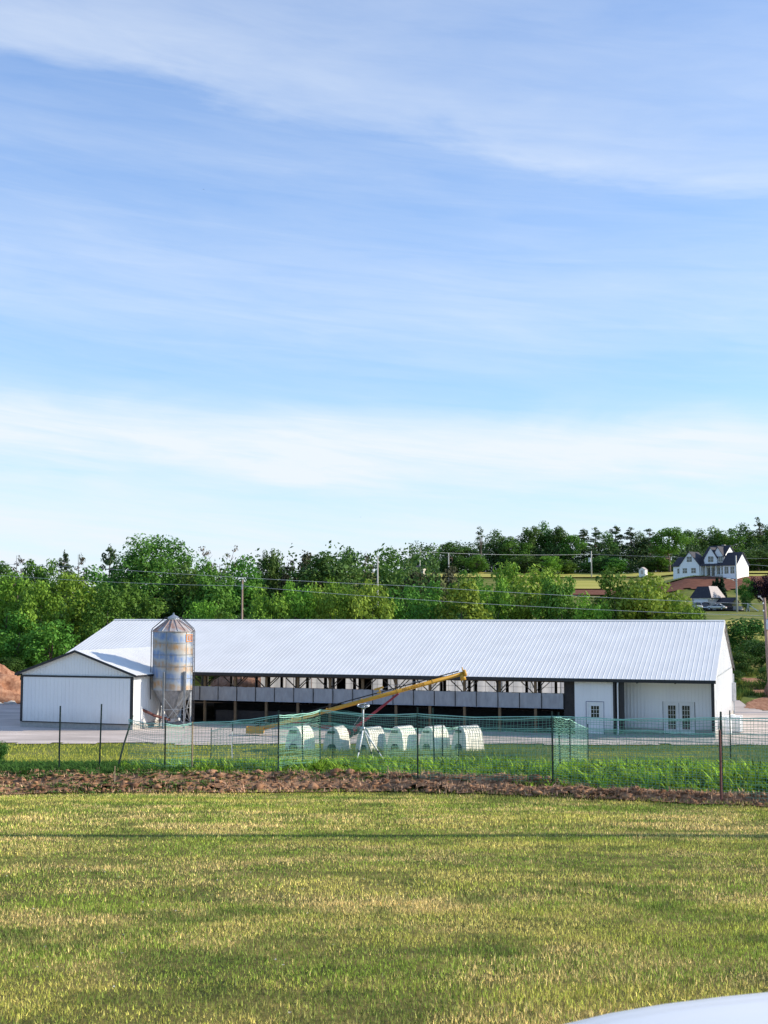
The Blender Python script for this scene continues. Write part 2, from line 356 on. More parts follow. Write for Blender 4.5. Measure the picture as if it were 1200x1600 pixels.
sheet('gravel_yard',[(-75,76.6),(-20,77.2),(55,75.6),(55,101),(31,101.5),(28,113),(-75,114)],.05,M['gravel'],.7,'grey gravel yard round the barn',rag=.6)
sheet('red_dirt_field',[(38,333),(62,331),(80,332),(96,334),(150,336),(150,351),(105,351),(60,350),(44,347)],.35,M['redsoil'],2.,'bare red-brown earth slope below the white house',rag=1.5)
sheet('mown_field',[(-30,402),(150,402),(150,426),(-30,428)],.4,M['field'],4.,'pale mown grass along the far wood',rag=2)
sheet('house_lawn',[(40,352.5),(150,352.5),(150,385),(40,385)],.4,M['field'],3.,'pale grass round the white house',rag=1)
sheet('driveway',[(64,284),(86,284),(87,291.5),(64,292)],.3,M['asphalt'],1.,'short asphalt driveway with parked cars',rag=.4)
sheet('dirt_patch',[(29.6,103.4),(31,102),(37,102),(37.5,104),(33.4,105.3),(34.6,110),(35,117),(33,118),(32.3,108.5),(30.6,105.4)],.06,M['redpile'],.25,'red dirt patch washed down the bank behind the barn',rag=.5)
sheet('dry_grass_patch',[(38,150),(62,150),(66,215),(52,215)],.2,M['field'],1.,'dry yellow grass patch on the bank beyond the barn',rag=1)

sheet('lawn_shade_thatch',[(-16,-4),(16,-4),(12,20.3),(7.1,23.3),(3.4,25.9),(0,28),(-8.4,27.5),(-16,27.4)],.015,M['thatch'],.5,'dry thatch and soil under the mown lawn, darkened as shade between blades',rag=.2)
def blades(name, xs, ys, hgt, wid, lean, cols, label, cat='grass', dz=0.0):
    n=len(xs); z=H(xs,ys)+dz+(np.where(ys>edge(xs),.04,0) if name=='lawn_grass' else 0); th=rng.uniform(0,2*np.pi,n); ph=rng.uniform(0,2*np.pi,n)
    dx=np.cos(th)*wid/2; dy=np.sin(th)*wid/2; le=np.abs(rng.normal(0,lean,n))*hgt
    b=np.stack([xs,ys,z],1); o=np.stack([dx,dy,0*dx],1)
    tip=b+np.stack([np.cos(ph)*le,np.sin(ph)*le,np.sqrt(np.maximum(hgt**2-le**2,(.25*hgt)**2))],1)
    V=np.empty((n,3,3)); V[:,0]=b-o; V[:,1]=b+o; V[:,2]=tip
    C=np.repeat(cols[:,None,:],3,1)
    o_=npmesh(name,V.reshape(-1,3),np.arange(3*n).reshape(-1,3),M['blade'],C.reshape(-1,3))
    return tag(o_,label,cat,kind='stuff')
DRY=np.array([.80,.60,.25]); GRN=np.array([.26,.355,.055]); YEL=np.array([.55,.525,.10]); DGR=np.array([.11,.185,.035])
def lawncol(x,y,n):
    a=fbm(x*.42,y*1.0,31,4)*.38+fbm(x*.13,y*.6,35,3)*.27+fbm(x*1.7,y*2.2,37,3)*.35
    d=sstep(.44,.62,a+rng.normal(0,.10,n))[:,None]
    base=GRN*(1-d)+DRY*d
    y2=sstep(.45,.65,fbm(x*.4+9,y*1.1,41,3)+rng.normal(0,.06,n))[:,None]*.55
    base=base*(1-y2)+YEL*y2
    k=sstep(.56,.68,fbm(x*1.3,y*2.2,51,4)+rng.normal(0,.05,n))[:,None]*.75
    base=base*(1-k)+DGR*k
    return base*np.clip(rng.lognormal(.06,.55,(n,1)),.25,2.2)
def lawn_zone(name,y0,y1,dens,h,w,label):
    n=int(dens*(y1-y0)*(.36*(y0+y1)+1.2)); ys=np.sqrt(rng.uniform(y0**2,y1**2,n)); xs=rng.uniform(-1,1,n)*(.345*ys+.5)
    k=ys<edge(xs)+.9*(fbm(xs*.9,ys*0+4,63,4)-.42)+np.abs(rng.normal(0,.20,n))*rng.choice([1,3.6],n,p=[.75,.25]); xs=xs[k];ys=ys[k];n=len(xs)
    tall=.75+.6*fbm(xs*.9,ys*.9,61,3)
    blades(name,xs,ys,h*rng.uniform(.55,1.35,n)*tall,w*rng.uniform(.7,1.5,n),.9,lawncol(xs,ys,n),label)
lawn_zone('lawn_grass',4.6,11,6400,.040,.0072,'mown green and straw-coloured lawn grass nearest the camera')
lawn_zone('lawn_grass',11,18.5,2400,.042,.0105,'mown yellow-green lawn grass in the middle of the slope')
lawn_zone('lawn_grass',18.5,29.4,1300,.052,.016,'mown yellowish lawn grass beside the tilled soil strip')
def lawn_margin():
    n=int(900*2*5.5*27); ys=rng.uniform(2,29.2,n); xs=rng.choice([-1,1],n)*(.345*ys+.4+rng.uniform(0,5.5,n)); k=ys<edge(xs)+.9*(fbm(xs*.9,ys*0+4,63,4)-.42); xs=xs[k]; ys=ys[k]
    k=~((xs>-.2)&(ys<3.7)); xs=xs[k]; ys=ys[k]; n=len(xs)
    blades('lawn_grass',xs,ys,.045*rng.uniform(.55,1.35,n),.016*rng.uniform(.7,1.5,n),.9,lawncol(xs,ys,n),'mown lawn grass along both sides of the slope')
lawn_margin()
# broad-leaved weeds in the lawn, low dark rosettes
def leaves(name, px,py, nleaf, ln, wd, cols, label, cat, up=.8, dz=0, m=None, kind='stuff', seg=3, droop=.6):
    n=len(px)*nleaf; x=np.repeat(px,nleaf); y=np.repeat(py,nleaf); L=np.repeat(ln,nleaf)*rng.uniform(.55,1.15,n); w=np.repeat(wd,nleaf)*rng.uniform(.7,1.2,n)
    z=H(x,y)+dz; th=rng.uniform(0,2*np.pi,n); e=rng.uniform(up*.5,up,n); c=np.cos(th);s=np.sin(th)
    V=[]
    for i in range(seg+1):
        t=i/seg; r=L*t*(np.cos(e)+.25*t); h=L*(t*np.sin(e)*1.15-droop*t*t*.75)
        h0=L*np.repeat(rng.uniform(0,.35,len(px)),nleaf) if i==-1 else 0
        ww=w*(.5+1.0*t if t<.5 else 2*(1-t)+.02)*.5
        q=np.stack([x+c*r,y+s*r,z+h+h0],1); o=np.stack([-s*ww,c*ww,0*ww],1); V+= [q-o,q+o]
    V=np.stack(V,1); k=2*(seg+1); base=(np.arange(n)*k)[:,None,None]
    F=np.array([[2*i,2*i+1,2*i+3,2*i+2] for i in range(seg)])[None]+base
    C=np.repeat((np.repeat(cols,nleaf,0)*rng.uniform(.7,1.3,(n,1)))[:,None,:],k,1)
    return tag(npmesh(name,V.reshape(-1,3),F.reshape(-1,4),m or M['blade'],C.reshape(-1,3)),label,cat,kind=kind)
n=150; ys=np.sqrt(rng.uniform(25,500,n)); xs=rng.uniform(-1,1,n)*.33*ys; k=fbm(xs*.8,ys*.8,77,3)>.42; xs=xs[k]; ys=ys[k]
leaves('lawn_weeds',xs,ys,9,np.full(len(xs),.075),np.full(len(xs),.024),np.tile([[.05,.10,.025]],(len(xs),1)),'low dark broad-leaved weeds scattered in the lawn','weeds',.7)
# clover heads: tiny pale flowers
n=45; ys=np.sqrt(rng.uniform(30,200,n)); xs=rng.uniform(-1,.1,n)*.33*ys
leaves('clover_flowers',xs,ys,5,np.full(n,.014),np.full(n,.013),np.tile([[.65,.62,.50]],(n,1)),'scattered pale clover heads in the left of the lawn','flowers',1.2,.05)

# garden crop: bright green leafy rows just inside the net
def gx(n,y0,y1,x0=-10.5,x1=13):
    xs=rng.uniform(x0,x1,n); return xs, edge(xs)+wid(xs)-.55+rng.uniform(0,y1-y0,n)+(fbm(xs*1.3,xs*0+3,83,3)-.5)*.9
xs,ys=gx(4600,30.8,37.2,-6.6,13); n=len(xs)
hh=.22+.24*fbm(xs*.5,ys*.5,71,3)+.10*sstep(0,6,xs); hh*=sstep(-.7,.9,ys-edge(xs)-wid(xs))*.6+.4
cc=np.array([[.13,.28,.02]])*(1-rng.uniform(0,1,(n,1)))+np.array([[.34,.45,.06]])*rng.uniform(0,1,(n,1)); 
leaves('garden_crop',xs,ys,7,hh*1.25,np.full(n,.042),cc*1.0,'bright green leafy crop growing along the inside of the net fence','crop',1.35,0,droop=.5)
xs,ys=gx(3000,31.0,36,-13,-5.0); n=len(xs)
leaves('dark_weeds',xs,ys,8,np.full(n,.36),np.full(n,.035),np.tile([[.07,.15,.03]],(n,1)),'dark green weeds below the leaning stake left of the net','weeds',1.3)
# seedlings and straw on the soil strip
n=2600; xs=rng.uniform(-11,11,n); ys=edge(xs)+rng.choice([.35,1.95,2.2],n,p=[.4,.3,.3])*wid(xs)/3.6+rng.normal(0,.24,n); k=(xs<1)|(rng.uniform(0,1,n)<.35); k&=~((ys<edge(xs)+1.0)&(xs>-3.6+rng.normal(0,.8,n))); xs=xs[k];ys=ys[k]; n=len(xs)
leaves('seedlings',xs,ys,6,np.full(n,.10),np.full(n,.04),np.tile([[.13,.22,.05]],(n,1)),'small green seedlings in rows on the tilled soil','seedlings',.9,np.repeat(fur(xs,ys)+.03,6))
n=16000; xs=rng.uniform(-11,11,n); ys=edge(xs)+rng.uniform(-.05,1,n)*wid(xs)
blades('dead_straw',xs,ys,rng.uniform(.05,.13,n),rng.uniform(.012,.035,n),1.6,np.array([[.60,.39,.25]])*np.clip(rng.lognormal(-.2,.5,(n,1)),.2,1.6),'dry dead stalks lying on the tilled soil','straw',fur(xs,ys)+.03)
# soil clods
def clods():
    n=5200; xs=rng.uniform(-11.5,11.5,n); ys=edge(xs)+rng.uniform(.0,1,n)*(wid(xs)+.1); r=rng.gamma(1.6,.013,n)+.012
    ph=(1+5**.5)/2; b=np.array([(-1,ph,0),(1,ph,0),(-1,-ph,0),(1,-ph,0),(0,-1,ph),(0,1,ph),(0,-1,-ph),(0,1,-ph),(ph,0,-1),(ph,0,1),(-ph,0,-1),(-ph,0,1)])/1.9
    f=np.array([(0,11,5),(0,5,1),(0,1,7),(0,7,10),(0,10,11),(1,5,9),(5,11,4),(11,10,2),(10,7,6),(7,1,8),(3,9,4),(3,4,2),(3,2,6),(3,6,8),(3,8,9),(4,9,5),(2,4,11),(6,2,10),(8,6,7),(9,8,1)])
    z=H(xs,ys)+.03+fur(xs,ys)
    V=b[None]*r[:,None,None]*rng.uniform(.35,1.6,(n,12,1))*np.array([1.3,1.3,.7])+np.stack([xs,ys,z],1)[:,None]
    F=f[None]+(np.arange(n)*12)[:,None,None]
    tag(npmesh('soil_clods',V.reshape(-1,3),F.reshape(-1,3),M['clod']),'broken clods of brown soil on the tilled strip','soil clods',kind='stuff')
clods()
# rough grass on the slope behind the garden, up to the yard
n=70000; ys=np.sqrt(rng.uniform(36**2,78**2,n)); xs=rng.uniform(-1,1,n)*.36*ys; k=ys<76.8+rng.normal(0,.8,n); xs=xs[k];ys=ys[k];n=len(xs)
g=fbm(xs*.25,ys*.5,81,4)+.22*sstep(50,70,ys)*sstep(0,-8,xs)-.12*sstep(-2,4,xs); w=sstep(.4,.62,g+rng.normal(0,.05,n))[:,None]
cc=(np.array([[.13,.21,.042]])*(1-w)+np.array([[.56,.55,.09]])*w)*rng.uniform(.7,1.25,(n,1))
blades('meadow_grass',xs,ys,.16*rng.uniform(.6,1.5,n)*(1.5-sstep(55,70,ys)*.7),np.full(n,.035),.5,cc,'rough grass on the bank between the garden and the gravel yard')
n=5200; xs=rng.uniform(-6.5,8,n); ys=rng.uniform(70.4,72.6,n); cc=(np.array([[.12,.20,.045]])*.6+np.array([[.40,.42,.10]])*.4)*rng.uniform(.6,1.3,(n,1))
blades('tall_grass',xs,ys,rng.uniform(.12,.46,n)*(.6+.8*fbm(xs*1.2,ys,95,3)),np.full(n,.04),.45,cc,'tall grass growing round the feet of the calf hutches')
# tall weeds on the bank right of the barn
n=46000; ys=rng.uniform(101,175,n); xs=ys*rng.uniform(.262,.34,n); a=fbm(xs*.3,ys*.3,91,3); k=(a>.5)&~((ys<116)&(xs>36)&(xs<42)); xs=xs[k];ys=ys[k];n=len(xs); w=sstep(.5,.62,a[k]+rng.normal(0,.06,n))[:,None]
blades('bank_weeds',xs,ys,rng.uniform(.25,.6,n),np.full(n,.10),.5,(np.array([[.22,.25,.05]])*(1-w)+np.array([[.08,.15,.035]])*w)*rng.uniform(.6,1.2,(n,1)),'tall rough weeds on the bank right of the barn','weeds')

# ------------------------------------------------------------------ garden fences
def tpost(h, name='post', m=None, parent=None, lean=(0,0), loc=None):
    mb=MB(); top=Vector((lean[0],lean[1],h)); b=Vector((0,0,-.15))
    mb.bar(b,top,.038,.007,Vector((0,1,0))); mb.bar(b+Vector((0,.018,0)),top+Vector((0,.018,0)),.007,.034,Vector((0,1,0)))
    for i in range(int(h/.12)):
        q=b.lerp(top,(.2+i*.12)/(h+.15)); mb.box(q.x-.008,q.x+.008,q.y-.018,q.y-.003,q.z,q.z+.022)
    o=mb.build(name,m or M['post'],parent); 
    if loc is not None: o.location=loc
    return o
def stake(h, name, m, r=.022, parent=None, lean=(0,0), loc=None):
    mb=MB(); mb.tube([(0,0,-.15),(lean[0]*.5,lean[1]*.5,h*.5),(lean[0],lean[1],h)],[r,r*.95,r*.85],6); o=mb.build(name,m,parent)
    if loc is not None: o.location=loc
    return o
def foot(px,y): x=XA(px,y); return Vector((x,y,float(H(x,y))))
def netmesh(pts, origin, sag=.05, n=30, step=.085, w=.0070, seed=1):
    """pts: [(Vector ground point, z bottom above, z top above)] -> MB of strands"""
    r=random.Random(seed); mb=MB(); O=origin
    for (a,b0,t0),(c,b1,t1) in zip(pts[:-1],pts[1:]):
        L=(Vector((c.x-a.x,c.y-a.y))).length; d=Vector((c.x-a.x,c.y-a.y,0)).normalized(); nn=Vector((-d.y,d.x,0))
        def col(t):
            q=a.lerp(c,t); zb=b0+(b1-b0)*t; zt=t0+(t1-t0)*t-sag*4*t*(1-t)*(1+.4*math.sin(seed+7*t)); bel=.05*math.sin(math.pi*t)*math.sin(3*t+seed)
            return q,zb,zt,bel
        def pt(t,f,jit=0): q,zb,zt,bel=col(t); return q+Vector((0,0,zb+(zt-zb)*f+jit))+nn*bel*math.sin(math.pi*f)-O
        m=max(2,int(L/.3))
        for k in range(n+1):
            f=k/n; j=r.uniform(-.010,.010); pr=None; vs=[];fs=[]; ph=r.uniform(0,6)
            for i in range(m+1):
                p=pt(i/m,f,j+.012*math.sin(ph+i*.9)+r.uniform(-.004,.004)); h=Vector((0,0,w/2)); vs+=[p-h,p+h]
                if i: fs.append((2*i-2,2*i,2*i+1,2*i-1))
            mb.add(vs,fs)
        for i in range(int(L/step)+1):
            t=min(1,i*step/L); off=r.uniform(-.012,.012); vs=[];fs=[]
            for k in range(6):
                p=pt(t,k/5)+d*(off*math.sin(k)); h=d*(w/2); vs+=[p-h,p+h]
                if k: fs.append((2*k-2,2*k-1,2*k+1,2*k))
            mb.add(vs,fs)
    return mb
def netedge(pts, origin, sag, r, seed, folds=3, top=True):
    rr=random.Random(seed); mb=MB()
    for f in range(folds):
        line=[]
        for (a,b0,t0),(c,b1,t1) in zip(pts[:-1],pts[1:]):
            s=sag*rr.uniform(.6,1.6)+f*.02
            for i in range(9):
                t=i/9; z=(t0+(t1-t0)*t if top else b0+(b1-b0)*t)-(s*4*t*(1-t) if top else 0)-f*.035+rr.uniform(-.012,.012)
                line.append(a.lerp(c,t)+Vector((0,0,z))-origin)
        a,b0,t0=pts[-1]; line.append(a+Vector((0,0,t0 if top else b0))-origin)
        mb.tube(line,r*rr.uniform(.6,1.1),5)
    return mb
def fence(name, spec, label, sag, seed, posts=True, folds=2, n=30):
    """spec: (px, depth, net top px y, post top px y or None, kind)"""
    pts=[]; first=None
    for px,y,ny,ty,kd in spec:
        q=foot(px,y); zt=P(px,ny,y).z-q.z; pts.append((q,.03,zt))
        if first is None: first=q
    root=empty(name,first,label,'fence',None)
    netmesh(pts,first,sag,n=n,seed=seed).build('net',M['net'],root)
    netedge(pts,first,sag*.8,.009,seed,folds).build('net_edge',M['netrope'],root)
    for (px,y,ny,ty,kd),(q,b,z) in zip(spec,pts):
        if ty is None: continue
        h=P(px,ty,y).z-q.z; loc=q-first
        if kd=='t': tpost(h,'post',M['post'],root,loc=loc)
        elif kd=='lean': o=stake(h,'post',M['post'],.026,root,lean=(.42,.05),loc=loc-Vector((.32,0,0))); 
        elif kd=='pale': stake(h,'stake',M['stake'],.024,root,loc=loc)
        elif kd=='rusty': stake(h,'stake',M['brownred'],.04,root,loc=loc)
        elif kd=='w': tpost(h,'post',M['post'],root,loc=loc,lean=(-.03,0))
    return root
FR=fence('net_fence',[(205,32.2,1124,1118,'lean'),(262,31.2,1131,1125,'t'),(304,31.6,1129,1128,'pale'),(437,31.0,1118,1110,'t'),(502,33.2,1109,1106,'w'),(652,29.0,1116,1105,'t'),(860,27.2,1119,1112,'t'),(1121,24.2,1121,1112,'t'),(1400,21.2,1120,1110,'t')],
 'long front fence of green netting on dark posts, nearest the lawn',.045,3)
BK=fence('net_fence',[(333,48,1142,1138,'t'),(366,47,1128,1124,'t'),(521,45,1130,1127,'t'),(600,44,1138,None,''),(715,47,1136,1132,'t'),(915,43,1138,1131,'t'),(1010,42,1141,None,''),(1135,39,1145,1110,'t'),(1420,37,1150,1140,'t')],
 'rear fence of green netting, behind the sprinkler tripod',.05,9,folds=2)
SD=fence('net_fence',[(862.5,27.6,1120,None,''),(872,30.5,1120,1113,'w'),(887,35.0,1124,1121,'t'),(915,43,1138,None,'')],'short cross fence of green netting running back from the front fence',.02,5,folds=1)
rr=MB(); q=foot(366,47); rr.tube([(0,-.02,1.45),(-.02,-.05,.9),(.0,-.05,.4),(.12,-.1,.1),(.36,-.2,.02)],.014,5); rr.build('loose_cord',M['white'],BK).location=q-BK.location
GP='green garden posts without netting'
def lone(px,y,ty,label,kd='t',lean=(0,0),m=None,r=.022,name='garden_post',group=GP,cat='post'):
    q=foot(px,y); h=P(px,ty,y).z-q.z
    o=tpost(h,name,m or M['post'],None,lean,q) if kd=='t' else stake(h,name,m or M['post'],r,None,lean,q)
    return tag(o,label,cat,group)
lone(99,31.2,1103,'dark post in front of the white annex door, leftmost of the bare posts')
lone(161,32.5,1100,'dark bare post with a twig tied to its top, below the white annex',lean=(.03,0))
lone(475,33.2,1110,'dark post just right of the tall fence post by the first calf hutch',lean=(-.03,0))
lone(678,31.6,1106,'thin dark post in front of the fifth calf hutch',lean=(-.04,0))
lone(690,41,1131,'short far post between the fifth and sixth calf hutches')
lone(1119,23.9,1141,'short rusty stake touching the right-hand fence post',kd='s',m=M['brownred'],r=.026,name='rusty_stake',group=None,cat='stake')
lone(185,28.6,1197,'thin pale marker stake in the tilled soil',kd='s',m=M['stake'],r=.012,name='marker_stake',group='thin pale marker stakes',cat='stake')
lone(606,29.4,1196,'thin pale marker stake at the soil edge below the sprinkler tripod',kd='s',m=M['stake'],r=.012,name='marker_stake',group='thin pale marker stakes',cat='stake')
# ------------------------------------------------------------------ sprinkler tripod
def sprinkler():
    q=foot(568,40); root=empty('sprinkler_tripod',q,'white metal sprinkler tripod standing in the netted garden','sprinkler')
    hub=Vector((0,0,P(568,1139,40).z-q.z))
    for px,py,yy in ((555,1195,39.2),(611,1188,39.8),(590,1170,42.5)):
        f=P(px,py,yy); f.z=float(H(f.x,f.y)); e=f-q; mb=MB(); mb.tube([hub,hub.lerp(e,.55)],.030,8); mb.tube([hub.lerp(e,.54),e],.022,8); lg=mb.build('leg',M['white'],root,True)
        c=MB(); c.tube([hub.lerp(e,.52),hub.lerp(e,.57)],.036,8); c.build('clamp',M['rubber'],lg)
    mb=MB(); top=Vector((0,0,P(568,1106,40).z-q.z)); mb.tube([hub-Vector((0,0,.1)),top],.020,8); mb.build('riser',M['white'],root,True)
    mb=MB(); mb.lathe([(.03,-.05),(.06,-.03),(.06,.05),(.03,.07)],12,hub,True); mb.build('hub',M['galv'],root,True)
    mb=MB(); 
    mb.lathe([(.02,-.05),(.05,-.02),(.05,.04),(.02,.06)],12,top,True)
    ring=[top+Vector((.19*math.cos(t),.10*math.sin(t),.07+.05*math.sin(t))) for t in [i*2*math.pi/16 for i in range(17)]]; mb.tube(ring,.018,6)
    mb.tube([top+Vector((-.19,0,.07)),top+Vector((.19,0,.07))],.015,6); mb.tube([top,top+Vector((.05,-.12,.16))],.018,6)
    mb.build('sprinkler_head',M['galv'],root,True)
sprinkler()
# shrub at the left edge
# ------------------------------------------------------------------ calf hutches
def make_hutch():
    root=empty('calf_hutch',(0,0,0),'x','calf hutch','white calf hutches in a row before the barn')
    def ring(x,s,tl=0,n=18,zs=1.0):
        pts=[(.0,-.60*s,0.0),(.0,-.555*s,.50*zs),(.0,-.45*s,.90*zs),(.0,-.31*s,1.12*zs),(.0,-.12*s,1.25*zs),(.0,.12*s,1.25*zs),(.0,.31*s,1.12*zs),(.0,.45*s,.90*zs),(.0,.555*s,.50*zs),(.0,.60*s,0.0)]
        return [Vector((x+tl*(p[2]),p[1],p[2])) for p in pts]
    mb=MB(); rings=[ring(.80,.93,-.10,zs=.97),ring(.77,1.0,-.09)]; x=.64
    for i in range(7): rings+= [ring(x,1.0,-.07*(1-i/7)),ring(x-.045,.96,-.07*(1-i/7),zs=.975),ring(x-.12,.96,-.07*(1-i/7),zs=.975),ring(x-.165,1.0,-.07*(1-i/7))]; x-=.205
    rings+=[ring(-.80,.97,.04),ring(-.84,.88,.07,zs=.96)]
    mb.loft(rings); mb.build('shell',M['hutch'],root,bevel=.012)
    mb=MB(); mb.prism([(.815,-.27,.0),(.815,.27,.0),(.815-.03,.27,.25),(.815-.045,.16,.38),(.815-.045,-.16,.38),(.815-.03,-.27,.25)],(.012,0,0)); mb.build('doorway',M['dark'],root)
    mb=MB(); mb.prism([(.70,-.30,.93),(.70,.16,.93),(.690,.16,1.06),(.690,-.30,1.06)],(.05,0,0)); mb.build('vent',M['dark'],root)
    mb=MB(); mb.box(-.80,.78,-.66,-.60,0,.05); mb.box(-.80,.78,.60,.66,0,.05); mb.build('base_flange',M['hutch'],root)
    return root
hu=make_hutch()
hl=['broad white calf hutch, leftmost of the row','white calf hutch second from the left, mostly facing front','cream-sided calf hutch right behind the sprinkler tripod','calf hutch just right of the sprinkler tripod','calf hutch half behind the thin dark post, second from the right','calf hutch at the right end of the row']
for i,(px,yaw,sc,dy) in enumerate([(470.5,244,1.03,70),(527,250,1.0,70),(580,232,1.0,69.6),(628.5,234,1.02,70),(678,230,1.02,70.2),(729,224,1.04,69.8)]):
    o=hu if i==0 else copy_tree(hu); dy+=3.4; q=foot(px,dy); o.location=q+Vector((0,0,.03)); o.rotation_euler=(0,0,R_(yaw)); o.scale=(sc*.96,sc*.96,sc*1.10); o['label']=hl[i]
# ------------------------------------------------------------------ the barn
YAW=-math.atan(665/1950); B0=Vector((21.0155,80.18,0)); LB=49.3; DB=20.0; ZE=3.72; ZR=7.45; OV=.42
RM=Matrix.Rotation(YAW,3,'Z')
def b2w(u,v,z=0): return B0+RM@Vector((u,v,z))
def U(px,py=1100,v=0.0):
    d=ray(px,py); n=RM@Vector((0,1,0)); o=Vector((0,0,CH)); y=(v+n.dot(B0)-n.z*CH)/n.dot(d); w=o+d*y; return (RM.transposed()@(w-B0)).x
barn=empty('barn',B0,'long white metal cattle barn with an open curtain-sided front','barn',rz=YAW)
SL=(ZR-ZE)/(DB/2+OV)
def rz(v): return ZR-SL*abs(v-DB/2)            # top of roof
u0,u1=-LB-.3,.14
mb=MB()
mb.prism([(u0,-OV,ZE),(u0,DB/2,ZR),(u0,DB/2,ZR-.05),(u0,-OV,ZE-.05)],(u1-u0,0,0))
mb.prism([(u0,DB+OV,ZE),(u0,DB+OV,ZE-.05),(u0,DB/2,ZR-.05),(u0,DB/2,ZR)],(u1-u0,0,0))
x=u0+.12
while x<u1-.03:
    for s in (0,1):
        e=(-OV-.005 if s==0 else DB+OV+.005); 
        vs=[];
        for v,z in ((e,ZE),(DB/2-.1 if s==0 else DB/2+.1,ZR-.1*SL)):
            vs+=[Vector((x-.026,v,z-.002)),Vector((x-.011,v,z+.013)),Vector((x+.011,v,z+.013)),Vector((x+.026,v,z-.002))]
        mb.add(vs,[(0,1,5,4),(1,2,6,5),(2,3,7,6),(0,3,2,1),(4,5,6,7)])
    x+=.31
roof=mb.build('roof',M['roof'],barn)
mb=MB(); mb.prism([(u0-.01,DB/2-.2,ZR-.2*SL+.03),(u0-.01,DB/2,ZR+.055),(u0-.01,DB/2+.2,ZR-.2*SL+.03),(u0-.01,DB/2,ZR+.02)],(u1-u0+.02,0,0)); mb.build('ridge_cap',M['roof'],roof)
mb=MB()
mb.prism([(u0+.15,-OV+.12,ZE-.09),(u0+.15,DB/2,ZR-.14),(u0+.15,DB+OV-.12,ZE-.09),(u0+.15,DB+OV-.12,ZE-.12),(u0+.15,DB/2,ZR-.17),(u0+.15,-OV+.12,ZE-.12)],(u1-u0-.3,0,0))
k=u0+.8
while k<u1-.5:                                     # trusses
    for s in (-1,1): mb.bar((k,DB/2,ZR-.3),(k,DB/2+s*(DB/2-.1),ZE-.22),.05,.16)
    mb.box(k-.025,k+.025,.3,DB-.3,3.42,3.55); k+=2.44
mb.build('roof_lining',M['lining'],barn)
# fascia and rake trims
mb=MB(); mb.box(u0-.02,u1+.02,-OV-.03,-OV-.005,ZE-.22,ZE-.012); mb.build('front_fascia',M['black'],barn)
mb=MB(); mb.box(u0-.02,u1+.02,DB+OV+.01,DB+OV+.035,ZE-.25,ZE-.02)
mb.prism([(u1+.005,DB/2+.1,ZR-.05),(u1+.005,DB+OV,ZE-.02),(u1+.005,DB+OV,ZE-.30),(u1+.005,DB/2+.1,ZR-.30)],(.03,0,0)); mb.build('rear_trim',M['black'],barn)
mb=MB(); mb.prism([(u1+.003,DB/2+.09,ZR-.04),(u1+.003,-OV,ZE-.015),(u1+.003,-OV,ZE-.16),(u1+.003,DB/2+.09,ZR-.18)],(.028,0,0)); mb.build('rake_trim',M['roof'],barn)
mb=MB(); mb.prism([(u0-.04,-OV,ZE-.02),(u0-.04,DB/2,ZR-.02),(u0-.04,DB+OV,ZE-.02),(u0-.04,DB+OV,ZE-.2),(u0-.04,DB/2,ZR-.2),(u0-.04,-OV,ZE-.2)],(.03,0,0)); mb.build('rake_trim',M['black'],barn)
# gable walls with ribs
def gable(ux,sgn,name):
    mb=MB(); t=.1
    poly=[(ux,.02,.42),(ux,.02,rz(0)-.12),(ux,DB/2,ZR-.12),(ux,DB-.02,rz(DB)-.12),(ux,DB-.02,.42)]
    mb.prism(poly,(-sgn*t,0,0)); v=.15
    while v<DB-.1:
        mb.box(min(ux,ux+sgn*.022),max(ux,ux+sgn*.022),v-.018,v+.018,.44,rz(v)-.16); v+=.305
    return mb.build(name,M['siding'],barn)
gw=gable(0,1,'gable_wall'); gable(-LB,-1,'gable_wall')
mb=MB(); mb.box(.022,.04,.05,DB-.05,3.78,3.84); mb.build('wall_seam',M['galv'],gw)
mb=MB(); 
for (a,b) in ((2.2,3.2),(6.3,7.4)): mb=MB(); mb.box(.022,.06,a,b,1.3,2.3); mb.build('wall_vent',M['white'],gw)
mb=MB(); mb.box(.022,.30,DB-1.5,DB-.9,1.2,2.6); mb.tube([(.14,DB-1.2,1.2),(.14,DB-1.2,.2)],.06); mb.tube([(.14,DB-1.2,2.6),(.14,DB-1.2,3.3)],.05); mb.build('meter_box',M['galv'],gw)
mb=MB(); mb.box(-.04,.05,-.0,DB,0,.42); mb.build('footing',M['concrete'],barn)
# siding with ribs facing the front
def siding(a,b,v,z0,z1,name,step=.228,cut=None,m='siding',parent=barn):
    mb=MB()
    segs=[(a,b,z0,z1)]
    if cut:
        c0,c1,cz=cut; segs=[(a,c0,z0,z1),(c1,b,z0,z1),(c0,c1,cz,z1)]
    for p,q,r,s in segs: mb.box(p,q,v,v+.08,r,s)
    x=a+.1
    while x<b-.03:
        zz=z0
        if cut and cut[0]-.02<x<cut[1]+.02: zz=cut[2]+.02
        mb.box(x-.028,x+.028,v-.04,v-.001,zz+.01,z1-.01); x+=step
    return mb.build(name,M[m],parent)
def make_window(parent,name,ua,ub,za,zb,v,nx,ny,fr=.05):
    f=MB(); f.box(ua-fr,ub+fr,v-.03,v+.02,zb,zb+fr); f.box(ua-fr,ub+fr,v-.03,v+.02,za-fr,za); f.box(ua-fr,ua,v-.03,v+.02,za,zb); f.box(ub,ub+fr,v-.03,v+.02,za,zb)
    for i in range(1,nx): x=ua+(ub-ua)*i/nx; f.box(x-.011,x+.011,v-.022,v+.01,za,zb)
    for i in range(1,ny): z=za+(zb-za)*i/ny; f.box(ua,ub,v-.021,v+.009,z-.011,z+.011)
    g=MB(); g.box(ua,ub,v-.006,v+.004,za,zb); g.build(name+'_glass',M['glass'],parent)
    f.build(name+'_frame',M['white'],parent)
uA,uB=U(898),U(958)
d0,d1=U(919,1120),U(941,1120)
